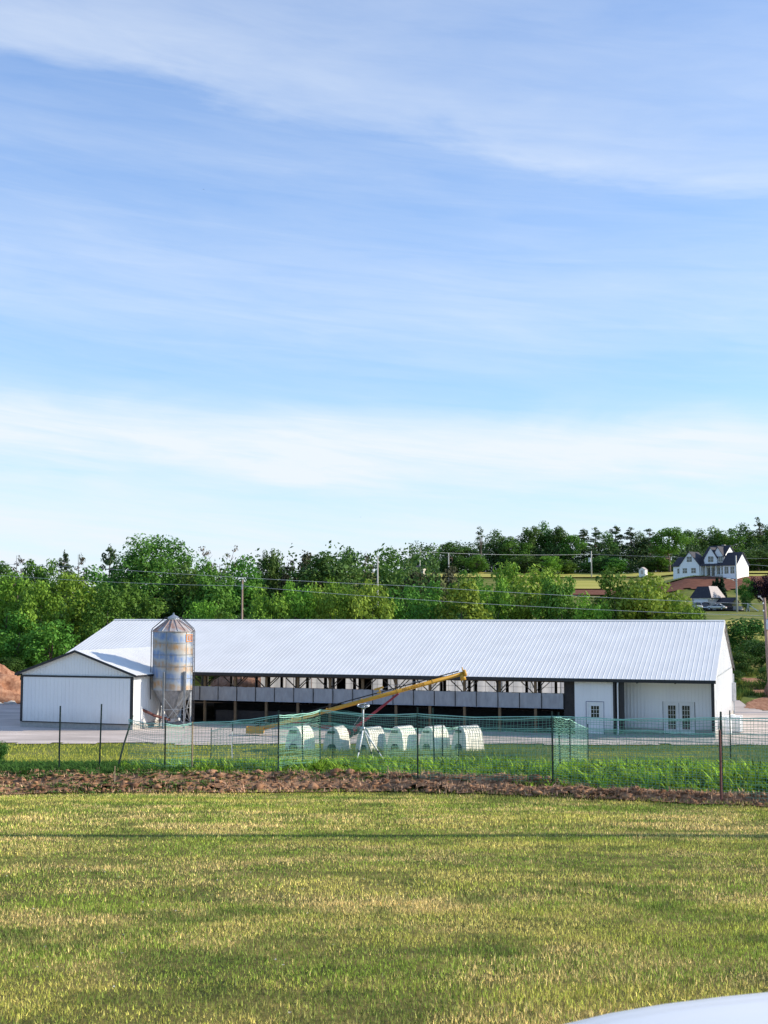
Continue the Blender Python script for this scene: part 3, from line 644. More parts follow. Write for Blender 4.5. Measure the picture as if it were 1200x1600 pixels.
siding(uA,uB,0,.42,ZE-.14,'milk_room_wall',cut=(d0-.10,d1+.10,2.18))
for a,b in ((uA,d0-.10),(d1+.10,uB)): mb=MB(); mb.box(a,b,.0,.10,0,.418); mb.build('footing',M['concrete'],barn)
mb=MB(); mb.box(d0,d1,.01,.06,.06,2.08); door=mb.build('door',M['white'],barn)
make_window(door,'door_window',d0+.2,d1-.2,1.18,1.92,.0,3,3)
mb=MB(); mb.lathe([(.0,0),(.03,.01),(.03,.05),(.0,.06)],10,(0,0,0)); h=mb.build('door_handle',M['black'],door,True); h.rotation_euler=(math.pi/2,0,0); h.location=(d1-.08,.01,.98)
mb=MB(); mb.box(d0-.10,d0-.005,-.035,.07,.05,2.18); mb.box(d1+.005,d1+.10,-.035,.07,.05,2.18); mb.box(d0-.003,d1+.003,-.033,.07,2.085,2.178); mb.build('door_frame',M['white'],barn)
M['bluetrim']=mat('dark_blue_trim',(.06,.07,.17),(.05,.06,.14),3,.5)
mb=MB(); mb.box(d0-.135,d0-.103,-.045,.05,.06,2.215); mb.box(d1+.103,d1+.135,-.045,.05,.06,2.215); mb.box(d0-.101,d1+.101,-.043,.05,2.183,2.213); mb.build('door_trim',M['bluetrim'],barn)
# dark partition next to the opening
uC=U(881)
mb=MB(); mb.box(uC,uA-.003,.10,.16,0,ZE-.14); mb.build('dark_panel',M['dark'],barn)
mb=MB(); mb.box(uC+.1,uC+.18,.165,DB-.2,0,ZE-.25); mb.build('cross_wall',M['dark'],barn)
# porch
RV=1.6
uP=U(976,1100,0)
siding(uP-.35,-.105,RV,.42,ZE-.12,'porch_wall',.228,cut=(U(1037,1120,RV)-.06,U(1085,1120,RV)+.06,2.20))
for a,b in ((uP-.35,U(1037,1120,RV)-.06),(U(1085,1120,RV)+.06,-.105)): mb=MB(); mb.box(a,b,RV+.005,RV+.09,.12,.418); mb.build('footing',M['concrete'],barn)
mb=MB(); mb.box(uP-.43,uP-.352,.1,RV+.08,.0,ZE-.14); mb.build('porch_side_wall',M['dark'],barn)
mb=MB(); mb.box(uB+.003,uB+.15,-.03,.12,.0,ZE-.16); mb.build('porch_post',M['black'],barn)
mb=MB(); mb.box(uP-.42,uP-.02,.0,.095,.42,ZE-.14); mb.build('porch_post',M['black'],barn)
mb=MB(); a=uB+.32; mb.tube([(a+.05,-OV+.03,ZE-.25),(a,-.12,ZE-.55),(a,-.10,.35),(a,-.25,.12)],.05,8); mb.build('downspout',M['white'],barn,True)
f0,f1=U(1038,1120,RV),U(1084,1120,RV); fm=(f0+f1)/2
for a,b in ((f0+.05,fm-.012),(fm+.012,f1-.05)):
    mb=MB(); mb.box(a,b,RV+.01,RV+.06,.14,2.12); dr=mb.build('french_door',M['white'],barn)
    make_window(dr,'door_window',a+.2,b-.2,.42,1.95,RV+.0,3,5,.035)
    hb=MB(); hx=b-.07 if a<fm-.1 else a+.07; hb.tube([(hx,RV-.01,1.02),(hx,RV-.06,1.02),(hx+(-.09 if a<fm-.1 else .09),RV-.06,1.02)],.014,6); hb.build('door_handle',M['black'],dr)
mb=MB(); mb.box(f0-.055,f0+.045,RV-.035,RV+.07,.13,2.2); mb.box(f1-.045,f1+.055,RV-.035,RV+.07,.13,2.2); mb.box(f0+.047,f1-.047,RV-.033,RV+.07,2.125,2.198); mb.build('door_frame',M['white'],barn)
mb=MB(); mb.box(-.17,.03,-.035,.015,.45,ZE-.16); mb.build('corner_trim',M['black'],barn)
mb=MB(); mb.box(uB+.2,-.11,.02,RV-.01,ZE-.2,ZE-.17); mb.build('porch_ceiling',M['white'],barn)
mb=MB(); mb.box(-.103,-.02,.016,RV+.3,.42,ZE-.22); mb.build('porch_side_wall',M['siding'],barn)
pad=MB(); pad.box(uB-2.2,.12,-2.9,-.06,-.05,.10); pad.box(uB+.16,-.108,-.058,RV-.002,-.05,.11)
po=pad.build('concrete_pad',M['concrete']); po.location=B0; po.rotation_euler=(0,0,YAW); tag(po,'pale concrete pad before the porch doors','pavement',kind='structure')
# open front: posts, braces, curtains
uL=-37.95
mb=MB(); mb.box(uL+.02,uC-.003,.05,.13,ZE-.30,ZE-.13); mb.box(uL+.02,uC-.003,.22,.28,ZE-.32,ZE-.13); mb.build('eave_beam',M['brace'],barn)
u=-36.05; k=0
posts=[]
while u<uC-1:
    mb=MB(); mb.box(u-.085,u+.085,.03,.2,0,ZE-.32); p=mb.build('post',M['wood'],barn)
    mb=MB()
    for s in (-1,1):
        mb.bar((u+s*.085,.11,2.62),(u+s*.95,.11,ZE-.33),.045,.13,Vector((0,1,0)))
        mb.bar((u,.2+.02,2.75),(u+s*.5,1.0,ZE-.25),.045,.10,Vector((0,1,0)))
    mb.build('knee_brace',M['brace'],p); u+=2.449; k+=1
u=uL+.06; i=0; wdt=(uC-uL-.06)/19.0
while i<19:
    mb=MB(); n=10; vs=[]; fs=[]; r=random.Random(i)
    ph=r.uniform(0,6)
    for a in range(n+1):
        for b in range(6):
            x=u+.03+(wdt-.06)*a/n; z=1.70+.98*b/5; y=-.04+.018*math.sin(ph+a*1.3)*math.sin(math.pi*b/5)+.012*math.sin(b*2+a*.8+ph)
            vs.append((x,y,z+(r.uniform(-.02,.02) if b==5 else 0)))
    for a in range(n):
        for b in range(5): q=a*6+b; fs.append((q,q+6,q+7,q+1))
    mb.add(vs,fs); c=mb.build('curtain_panel',M['curtain'],barn,True)
    mb=MB(); mb.tube([(u+.01,-.05,1.69),(u+wdt-.01,-.05,1.69)],.022,6); mb.build('weight_pipe',M['galv'],c); 
    mb=MB(); mb.box(u-.02,u+.02,-.075,-.045,1.66,ZE-.3 if i%2==0 else 2.7); mb.build('strap',M['black'],c)
    u+=wdt; i+=1
# interior
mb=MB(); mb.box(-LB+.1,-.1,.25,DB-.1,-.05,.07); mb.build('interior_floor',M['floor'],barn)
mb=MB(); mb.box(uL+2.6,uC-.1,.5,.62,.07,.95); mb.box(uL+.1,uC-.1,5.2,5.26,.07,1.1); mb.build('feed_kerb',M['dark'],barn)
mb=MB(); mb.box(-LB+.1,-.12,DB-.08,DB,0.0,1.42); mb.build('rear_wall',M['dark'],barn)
M['farcurtain']=mat('translucent_curtain',(.66,.66,.68),(.56,.56,.58),1.2,.7,stretch=(1,1,.4))
nt=M['farcurtain'].node_tree; t_=nt.nodes.new('ShaderNodeBsdfTranslucent'); t_.inputs[0].default_value=(.8,.8,.82,1); mx_=nt.nodes.new('ShaderNodeMixShader'); mx_.inputs[0].default_value=.6
nt.links.new(nt.nodes['Principled BSDF'].outputs[0],mx_.inputs[1]); nt.links.new(t_.outputs[0],mx_.inputs[2]); nt.links.new(mx_.outputs[0],nt.nodes['Material Output'].inputs[0])
u=U(408,1065,DB)
while u<-8.8:
    mb=MB(); n=8; vs=[];fs=[]
    for a in range(n+1):
        for b in range(4): vs.append((u+2.40*a/n,DB-.04+.03*math.sin(a*1.7+u),1.44+2.0*b/3))
    for a in range(n):
        for b in range(3): q=a*4+b; fs.append((q,q+4,q+5,q+1))
    mb.add(vs,fs); mb.build('rear_curtain',M['farcurtain'],barn,True); u+=2.449
u=-36.05-2.449*5
while u<-.5:
    mb=MB(); mb.box(u-.1,u+.1,DB-.34,DB-.14,0,ZE-.3); mb.build('rear_post',M['dark'],barn)
    if u>-38 and u<-9.5: 
        mb=MB(); mb.box(u+.55,u+.75,9.9,10.1,0,6.9); mb.build('centre_post',M['dark'],barn)
    u+=2.449
mb=MB()
for z in (1.9,2.35,2.8): mb.box(-36,-9,DB-.14,DB-.12,z-.012,z+.012)
x=-36
while x<-9: mb.box(x-.01,x+.01,DB-.125,DB-.11,1.42,3.4); x+=.8
mb.build('rear_mesh_wires',M['galv'],barn)
for i,ux in enumerate((-33.2,-31.0)):
    mb=MB(); mb.box(ux,ux+(1.0 if i else .8),DB-.5,DB-.4,1.0,3.5); mb.build('rear_shutter',M['dark'],barn)
# closed wall left of the open part
siding(-LB+.02,-46.9,0,.42,ZE-.14,'front_wall')
# ------------------------------------------------------------------ annex
VA=-7.0; a0,a1=-46.78,-37.9; am=(a0+a1)/2; AE=3.78; AR=5.42; ASL=(AR-AE)/((a1-a0)/2+.35)
def az_(u): return AR-ASL*abs(u-am)
vb_r=(AR-ZE)/SL-OV
def vback(u): return (az_(u)-ZE)/SL-OV+.05
mb=MB()
for s in (0,1):
    e=a0-.38 if s==0 else a1+.38; ze=az_(e); v1=VA-.32
    mb.prism([(e,v1,ze),(e,max(vback(e),-OV+.02),ze),(am,vback(am),AR),(am,v1,AR)],(0,0,-.05))
    v=v1+.1
    while v<vback(am)-.1:
        # rib down the slope, stopping at the valley
        zt=(v+OV)*SL+ZE; ue=e
        if v>-OV and zt>ze: 
            ue=am+(1 if s else -1)*(AR-zt)/ASL
        if abs(ue-am)>.15: 
            vs=[]
            for q in (ue,am): vs+=[Vector((q,v-.03,az_(q)-.002)),Vector((q,v-.012,az_(q)+.026)),Vector((q,v+.012,az_(q)+.026)),Vector((q,v+.03,az_(q)-.002))]
            mb.add(vs,[(0,1,5,4),(1,2,6,5),(2,3,7,6),(0,3,2,1),(4,5,6,7)])
        v+=.31
ar=mb.build('annex_roof',M['roof'],barn)
mb=MB(); v1=VA-.34
mb.prism([(a0-.40,v1,az_(a0-.4)+.02),(am,v1,AR+.02),(a1+.40,v1,az_(a1+.4)+.02),(a1+.40,v1,az_(a1+.4)-.14),(am,v1,AR-.14),(a0-.40,v1,az_(a0-.4)-.14)],(0,.03,0))
mb.box(a1+.385,a1+.41,v1+.031,-OV-.04,az_(a1+.38)-.15,az_(a1+.38)-.005); mb.box(a0-.41,a0-.385,v1+.031,-OV-.04,az_(a0-.38)-.15,az_(a0-.38)-.005)
mb.build('annex_trim',M['black'],barn)
mb=MB(); gz=3.66
mb.prism([(a0,VA,gz),(a0,VA,az_(a0)-.1),(am,VA,AR-.1),(a1,VA,az_(a1)-.1),(a1,VA,gz)],(0,.08,0)); x=a0+.1
while x<a1-.05: mb.box(x-.02,x+.02,VA-.022,VA-.001,gz+.02,az_(x)-.16); x+=.228
mb.build('annex_gable_wall',M['siding'],barn)
mb=MB(); mb.box(a0+.17,a1-.17,VA-.09,VA+.02,.46,gz-.12); x=a0+.25
while x<a1-.2: mb.box(x-.015,x+.015,VA-.104,VA-.091,.47,gz-.14); x+=.305
mb.build('sliding_door',M['siding'],barn)
mb=MB(); mb.box(a0-.02,a1+.02,VA-.13,VA-.005,gz-.11,gz-.02); mb.box(a0-.02,a0+.15,VA-.11,VA-.005,.42,gz-.115); mb.box(a1-.15,a1+.04,VA-.11,VA-.005,.42,gz-.115); mb.box(a0+.16,a1-.16,VA-.11,VA-.005,.40,.455); mb.build('door_trim',M['black'],barn)
mb=MB(); mb.box(a0-.03,a1+.03,VA-.03,VA+.15,-.05,.395); mb.box(a1-.1,a1+.03,VA+.153,-.01,-.05,.395); mb.box(a0-.03,a0+.1,VA+.153,-.01,-.05,.395); mb.build('footing',M['concrete'],barn)
for ux,s in ((a1,1),(a0,-1)):
    mb=MB(); mb.box(min(ux,ux-s*.08),max(ux,ux-s*.08),VA+.085,-.02,.42,az_(ux)-.1); v=VA+.25
    while v<-.1: mb.box(min(ux+s*.001,ux+s*.022),max(ux+s*.001,ux+s*.022),v-.018,v+.018,.43,az_(ux)-.13); v+=.228
    mb.build('annex_side_wall',M['siding'],barn)
# ------------------------------------------------------------------ feed bin (silo)
def silo_material():
    m=bpy.data.materials.new('weathered_bin_sheet'); m.use_nodes=True; nt=m.node_tree; N=nt.nodes; L=nt.links; b=N['Principled BSDF']
    b.inputs['Roughness'].default_value=.58; b.inputs['Metallic'].default_value=.3
    tc=N.new('ShaderNodeTexCoord'); sp=N.new('ShaderNodeSeparateXYZ'); L.new(tc.outputs['Object'],sp.inputs[0])
    def MM(op,a,c=None,d=None):
        n=N.new('ShaderNodeMath'); n.operation=op
        for i,q in enumerate((a,c,d)):
            if q is None: continue
            if isinstance(q,(int,float)): n.inputs[i].default_value=q
            else: L.new(q,n.inputs[i])
        return n.outputs[0]
    ns=N.new('ShaderNodeTexNoise'); ns.inputs['Scale'].default_value=1.1; ns.inputs['Detail'].default_value=4; L.new(tc.outputs['Object'],ns.inputs['Vector'])
    ang=MM('ARCTAN2',sp.outputs[1],sp.outputs[0])
    ph=MM('ADD',MM('MULTIPLY',sp.outputs[2],4.55),MM('ADD',MM('MULTIPLY',ns.outputs['Fac'],4.6),MM('MULTIPLY',ang,.9)))
    w=MM('MULTIPLY_ADD',MM('SINE',ph),.5,.5)
    r=N.new('ShaderNodeValToRGB'); e=r.color_ramp.elements; e[0].position=.18; e[0].color=(.15,.25,.46,1); e[1].position=.90; e[1].color=(.43,.26,.12,1); x=e.new(.42); x.color=(.31,.36,.42,1); x=e.new(.66); x.color=(.40,.37,.32,1)
    L.new(w,r.inputs[0])
    n2=N.new('ShaderNodeTexNoise'); n2.inputs['Scale'].default_value=5; n2.inputs['Detail'].default_value=7; mp=N.new('ShaderNodeMapping'); mp.inputs['Scale'].default_value=(1,1,.35); L.new(tc.outputs['Object'],mp.inputs[0]); L.new(mp.outputs[0],n2.inputs['Vector'])
    mx=N.new('ShaderNodeMix'); mx.data_type='RGBA'; f=MM('SUBTRACT',MM('MULTIPLY',n2.outputs['Fac'],2.4),.75); L.new(f,mx.inputs['Factor']); L.new(r.outputs[0],mx.inputs['A']); mx.inputs['B'].default_value=(.40,.42,.44,1)
    L.new(mx.outputs['Result'],b.inputs['Base Color']); return m
M['binsheet']=silo_material()
def rust_roof():
    return mat('rusty_roof_sheet',(.44,.43,.43),(.36,.19,.13),1.3,.55,.3,stretch=(1,1,.4),lo=.40,hi=.62)
M['binroof']=rust_roof()
SP=Vector((-14.83,88.27,0))
bin_=empty('feed_bin',SP,'weathered blue and rust feed bin on four steel legs by the white annex','feed bin')
RB=1.40; zb,zt=2.65,6.72
mb=MB(); prof=[]; k=int((zt-zb)/.068)
for i in range(k*4+1):
    z=zb+(zt-zb)*i/(k*4); prof.append((RB+.012*math.sin(i*math.pi/2),z))
mb.lathe(prof,48); body=mb.build('bin_body',M['binsheet'],bin_,True)
mb=MB()
for i in range(1,5): z=zb+(zt-zb)*i/5; mb.lathe([(RB+.014,z-.02),(RB+.022,z-.02),(RB+.022,z+.02),(RB+.014,z+.02)],48)
for j in range(6):
    t=j*math.pi/3+.35; mb.bar((math.cos(t)*(RB+.016),math.sin(t)*(RB+.016),zb+.02),(math.cos(t)*(RB+.016),math.sin(t)*(RB+.016),zt-.02),.035,.02,Vector((math.cos(t),math.sin(t),0)))
mb.build('seam_band',M['galv_dull'],body)
mb=MB(); mb.lathe([(RB+.06,zt-.04),(RB+.07,zt+.01),(.42,zt+.80),(.30,zt+.84)],24)
for j in range(16):
    t=j*math.pi/8; c,s=math.cos(t),math.sin(t); mb.bar((c*(RB+.06),s*(RB+.06),zt+.03),(c*.42,s*.42,zt+.83),.045,.045)
bf=mb.build('bin_roof',M['binroof'],bin_)
mb=MB(); mb.lathe([(.42,zt+.79),(.42,zt+.92),(.46,zt+.94),(.10,zt+1.14),(.03,zt+1.2)],20); mb.box(-.05,.05,-.03,.03,zt+1.17,zt+1.30); mb.build('roof_lid',M['galv'],bf,False)
mb=MB(); mb.lathe([(RB-.01,zb+.02),(RB-.03,zb),(.30,.72),(.22,.62)],28); 
for j in range(12):
    t=j*math.pi/6; c,s=math.cos(t),math.sin(t); mb.bar((c*(RB-.02),s*(RB-.02),zb-.0),(c*.31,s*.31,.74),.04,.02)
mb.build('hopper',M['galv_dull'],bin_,False)
mb=MB(); mb.box(-.24,.24,-.24,.24,.40,.66); mb.tube([(0,0,.52),(.55,-.35,.62)],.11,10); mb.build('boot',M['galv'],bin_)
lt=[R_(q) for q in (-118,-62,28,118+44)]
lt=[R_(-105),R_(-48),R_(42),R_(132),R_(-168)][:4]
lp=[]
for t in lt:
    c,s=math.cos(t),math.sin(t); rad=RB+.05; mb=MB(); p0=Vector((c*rad,s*rad,0)); p1=Vector((c*rad,s*rad,3.95)); tang=Vector((-s,c,0)); rv=Vector((c,s,0))
    mb.bar(p0,p1,.10,.012,rv); 
    mb.bar(p0+tang*.05+rv*.04,p1+tang*.05+rv*.04,.012,.09,rv); mb.bar(p0-tang*.05+rv*.04,p1-tang*.05+rv*.04,.012,.09,rv)
    mb.box(p0.x-.12,p0.x+.12,p0.y-.12,p0.y+.12,0,.06)
    mb.build('leg',M['galv'],bin_); lp.append(Vector((c*rad,s*rad,0)))
for i in range(4):
    a,b=lp[i],lp[(i+1)%4]; z=Vector((0,0,1)); mb=MB(); mb.bar(a+z*.35,b+z*2.2,.045,.03); mb.bar(b+z*.352,a+z*2.2,.045,.03); mb.bar(a+z*1.35,b+z*1.35,.05,.03); mb.build('brace',M['galv'],bin_)
mb=MB()
for sgn,ang in ((1,R_(-10)),(-1,R_(192))):
    c,s=math.cos(ang),math.sin(ang); r1=RB+.12
    for dt in (-.16,.16):
        q=lambda r,z:(c*r-s*dt,s*r+c*dt,z)
        mb.tube([q(r1,2.0 if sgn<0 else .5),q(r1,zt+.02),q(r1-.08,zt+.2),q(.55,zt+.98),q(.42,zt+.95)],.028,6)
    if sgn>0:
        z=.7
        while z<zt: mb.tube([(c*r1+s*.16,s*r1-c*.16,z),(c*r1-s*.16,s*r1+c*.16,z)],.014,5); z+=.3
mb.build('ladder',M['black'],bin_)
mb=MB(); mb.tube([(-.1,-.15,.55),(-1.1,-.75,.9),(-2.0,-1.2,1.4)],.10,10); mb.build('unloading_auger',M['brownred'],bin_,True)
# orange emblem plate on the sunny side
ea=R_(-48); mb=MB()
def arcq(a0_,a1_,z0,z1,r,mb=mb):
    vs=[];n=5
    for i in range(n+1):
        t=a0_+(a1_-a0_)*i/n; vs+=[(math.cos(t)*r,math.sin(t)*r,z0),(math.cos(t)*r,math.sin(t)*r,z1)]
    mb.add(vs,[(2*i,2*i+2,2*i+3,2*i+1) for i in range(n)])
e0=R_(-42)
for (x0,x1,z0,z1) in ((0,.72,6.45,6.52),(0,.72,5.98,6.05),(0,.08,6.05,6.45),(.64,.72,6.05,6.45),(.2,.27,6.12,6.4),(.27,.5,6.34,6.40),(.27,.5,6.22,6.28),(.27,.5,6.10,6.16),(.5,.56,6.14,6.38)):
    arcq(e0+x0/RB,e0+x1/RB,z0,z1,RB+.03)
M['orange']=mat('orange_emblem',(.62,.20,.04),(.55,.24,.08),4,.6); mb.build('emblem',M['orange'],body)
# ------------------------------------------------------------------ grain auger
def auger():
    p0=P(400,1141,82.3); p1=P(728,1051,80.2); p0.z=max(p0.z,.35); root=empty('grain_auger',(p0.x,p0.y,0),'long yellow grain auger slanting up before the open barn front','grain auger'); O=Vector((p0.x,p0.y,0))
    a=p0-O; b=p1-O; d=(b-a).normalized(); side=d.cross(Vector((0,0,1))).normalized(); up=side.cross(d)
    L=(b-a).length; mb=MB(); mb.tube([a,a.lerp(b,.5),b],.128,20); tube=mb.build('auger_tube',M['yellow'],root,True)
    for i in range(1,6):
        f=MB(); q=a.lerp(b,i/6+.01); f.tube([q-d*.03,q+d*.03],.175,20); f.build('tube_flange',M['yellow'],tube,True)
    mb=MB(); mb.tube([a+up*.26,a.lerp(b,.5)+up*.25,b+up*.22-d*.4],.035,8)
    for i in range(9): q=a.lerp(b,.06+i*.11); mb.bar(q+up*.13,q+up*.25,.03)
    mb.build('drive_shaft',M['rubber'],root)
    mb=MB(); mb.tube([b-d*.12,b+d*.02],.21,20); mb.tube([b-d*.25-up*.05,b-d*.28-up*.42],[.16,.19],14); mb.bar(b+up*.12-d*.15,b+up*.40-d*.15,.22,.06); mb.build('discharge_head',M['yellow'],root,True)
    mb=MB(); q=a; mb.box(q.x-.6,q.x+.5,q.y-.4,q.y+.4,.18,.26); 
    for sx,sy in ((-.6,0),(.5,0)): mb.box(q.x+sx-.02,q.x+sx+.02,q.y-.4,q.y+.4,.262,.6)
    for sy in (-.4,.4): mb.box(q.x-.575,q.x+.475,q.y+sy-.02,q.y+sy+.02,.262,.6)
    mb.build('intake_hopper',M['yellow'],root)
    q=a.lerp(b,.60); mb=MB(); mb.bar(q+up*.14,q+up*.50,.10,.06); mb.bar(q+up*.5-d*.30,q+up*.5+d*.30,.08,.12); mb.bar(q+up*.25-d*.18,q+up*.25+d*.1,.07,.1); mb.build('cable_bracket',M['yellow'],root)
    # undercarriage
    ax=Vector((a.lerp(b,.46).x,a.lerp(b,.46).y,.42)); tp=a.lerp(b,.68)-up*.15; lo=a.lerp(b,.18)-up*.15
    for s in (-1,1):
        w=side*s*1.0; mb=MB(); mb.bar(ax+w,tp+side*s*.12,.085,.11); mb.bar(ax+w,lo+side*s*.12,.07,.09); mb.build('frame_arm',M['red'],root)
        wh=MB(); c=ax+side*s*1.16; n=20
        wh.tube([c-side*.11,c-side*.09,c+side*.09,c+side*.11],[.30,.37,.37,.30],24); t=wh.build('wheel',M['rubber'],root,True)
        rm=MB(); rm.tube([c-side*.12,c+side*.12],.20,16); rm.build('rim',M['red'],t)
    mb=MB(); mb.bar(ax-side*1.1,ax+side*1.1,.09,.09); mb.build('axle',M['red'],root)
    mb=MB(); mb.tube([q+up*.5,b-d*2.2+up*.2],.012,5); mb.tube([q+up*.5,ax+Vector((0,0,.1))],.012,5); mb.build('lift_cable',M['galv'],root)
    cu=bpy.data.curves.new('lettering','FONT'); cu.body='MILL MEISTER'; cu.size=.24; cu.extrude=.003; cu.align_x='CENTER'; cu.align_y='CENTER'; cu.space_character=1.05
    tmp=bpy.data.objects.new('tmp',cu); COL.objects.link(tmp); bpy.context.view_layer.update(); me=bpy.data.meshes.new_from_object(tmp.evaluated_get(bpy.context.evaluated_depsgraph_get())); bpy.data.objects.remove(tmp); me.materials.clear(); me.materials.append(M['lettering']); t=bpy.data.objects.new('lettering',me); COL.objects.link(t); t.parent=tube
    nrm=side if (side.y<0) else -side; yv=nrm.cross(d); m4=Matrix((d,yv,nrm)).transposed().to_4x4(); m4.translation=a.lerp(b,.755)+nrm*.134; t.matrix_local=m4
auger()
# ------------------------------------------------------------------ wrapped bales inside, dirt pile, tank
def blob(name, loc, size, m, seed, label, cat, group=None, n=(28,14), rough=.16, sharp=1.0):
    r=np.random.default_rng(seed); th=np.linspace(0,2*np.pi,n[0],endpoint=False); ph=np.linspace(0,np.pi/2,n[1])
    V=[];
    for p in ph:
        for t in th:
            c=np.cos(p)**sharp; V.append((np.cos(t)*c,np.sin(t)*c,np.sin(p)))
    V=np.array(V); k=1+rough*(fbm(V[:,0]*2+seed*3.1+9,V[:,1]*2+V[:,2]*2+20,seed)-.5)*2.2+rough*.6*(fbm(V[:,0]*7+30,V[:,1]*7+V[:,2]*7+30,seed+3)-.5)*2
    V=V*k[:,None]*np.array(size); V[:,2]-=.05
    mb=MB(); F=[]
    for i in range(n[1]-1):
        for j in range(n[0]): F.append((i*n[0]+j,i*n[0]+(j+1)%n[0],(i+1)*n[0]+(j+1)%n[0],(i+1)*n[0]+j))
    mb.add(V,F); o=mb.build(name,m,None,True); o.location=loc; return tag(o,label,cat,group)
bl=['above the first calf hutch','left of the yellow bracket on the auger','right of the yellow bracket on the auger','behind the auger lettering','right of the auger lettering']
for i,(px,w) in enumerate(((497,.75),(520,.6),(588,.85),(609,.75),(702,1.2))):
    q=b2w(U(px,1076,17.5),17.5,.07); blob('wrapped_bale',q,(w,.6,1.48),M['bale'],40+i,'black wrapped bale inside the barn, '+bl[i],'bale','black wrapped bales inside the barn',(20,10),.10,.6)
blob('dirt_pile',(-37.5,113.5,-.1),(6.2,4.2,3.55),M['redpile'],5,'heap of red dirt left of the white annex','dirt pile',None,(64,24),.20)
blob('dirt_pile',b2w(-41,27.5,0)+Vector((0,0,-.1)),(8,3.5,4.0),M['redpile'],6,'heap of red dirt seen through the left end of the open barn','dirt pile',None,(48,18),.16)
blob('dirt_pile',(34.2,108.5,float(H(34.2,108.5))-.1),(1.5,1.3,1.5),M['redpile'],8,'small red dirt heap on the bank right of the barn','dirt pile',None,(24,10),.2)
for i,(x,y,s) in enumerate(((-34.6,110.1,.42),(-33.6,109.9,.36),(-36.2,109.8,.5),(-32.9,110.6,.55),(-37.2,109.6,.4))):
    blob('field_rock',(x,y,.02),(s*1.2,s,s*.9),M['concrete'] if i%2 else M['clod'],60+i,['flat grey rock','small grey rock nearest the annex','largest rock','dark rock against the annex corner','leftmost small rock'][i]+' at the foot of the red dirt heap','rock','rocks at the foot of the dirt heap',(14,7),.25)
def tank():
    q=foot(1139,84.2); root=empty('water_tank',q,'white plastic liquid tank beside the barn gable','tank',rz=YAW)
    mb=MB(); mb.box(-.56,.56,-.52,.52,.06,1.12); mb.build('tank_body',M['tank'],root,bevel=.09)
    mb=MB()
    for sx in (-1,1):
        for sy in (-1,1): mb.tube([(sx*.60,sy*.56,.0),(sx*.60,sy*.56,1.16)],.025,6)
    for z in (.12,.62,1.14):
        mb.tube([(-.60,-.56,z),(.60,-.56,z),(.60,.56,z),(-.60,.56,z),(-.60,-.56,z)],.018,6)
    for x in (-.2,.2): mb.tube([(x,-.56,.1),(x,-.56,1.14)],.016,6); mb.tube([(.60,x,.1),(.60,x,1.14)],.016,6)
    mb.build('cage',M['white'],root)
    mb=MB(); mb.lathe([(.20,1.10),(.20,1.20),(.16,1.23),(0.01,1.24)],20); mb.build('cap',M['white'],root)
    mb=MB(); mb.box(-.62,.62,-.58,.58,0.0,.05); mb.build('pallet',M['stake'],root)
    r2=empty('water_tank',foot(1129,82.9),'smaller cream tank wedged between the large tank and the barn corner','tank',rz=YAW)
    mb=MB(); mb.lathe([(.34,.02),(.36,.08),(.36,.95),(.30,1.08),(.12,1.16)],24); mb.build('tank_body',M['tank'],r2,True); mb=MB(); mb.lathe([(.12,1.15),(.12,1.22),(.01,1.23)],16); mb.build('cap',M['white'],r2)
tank()
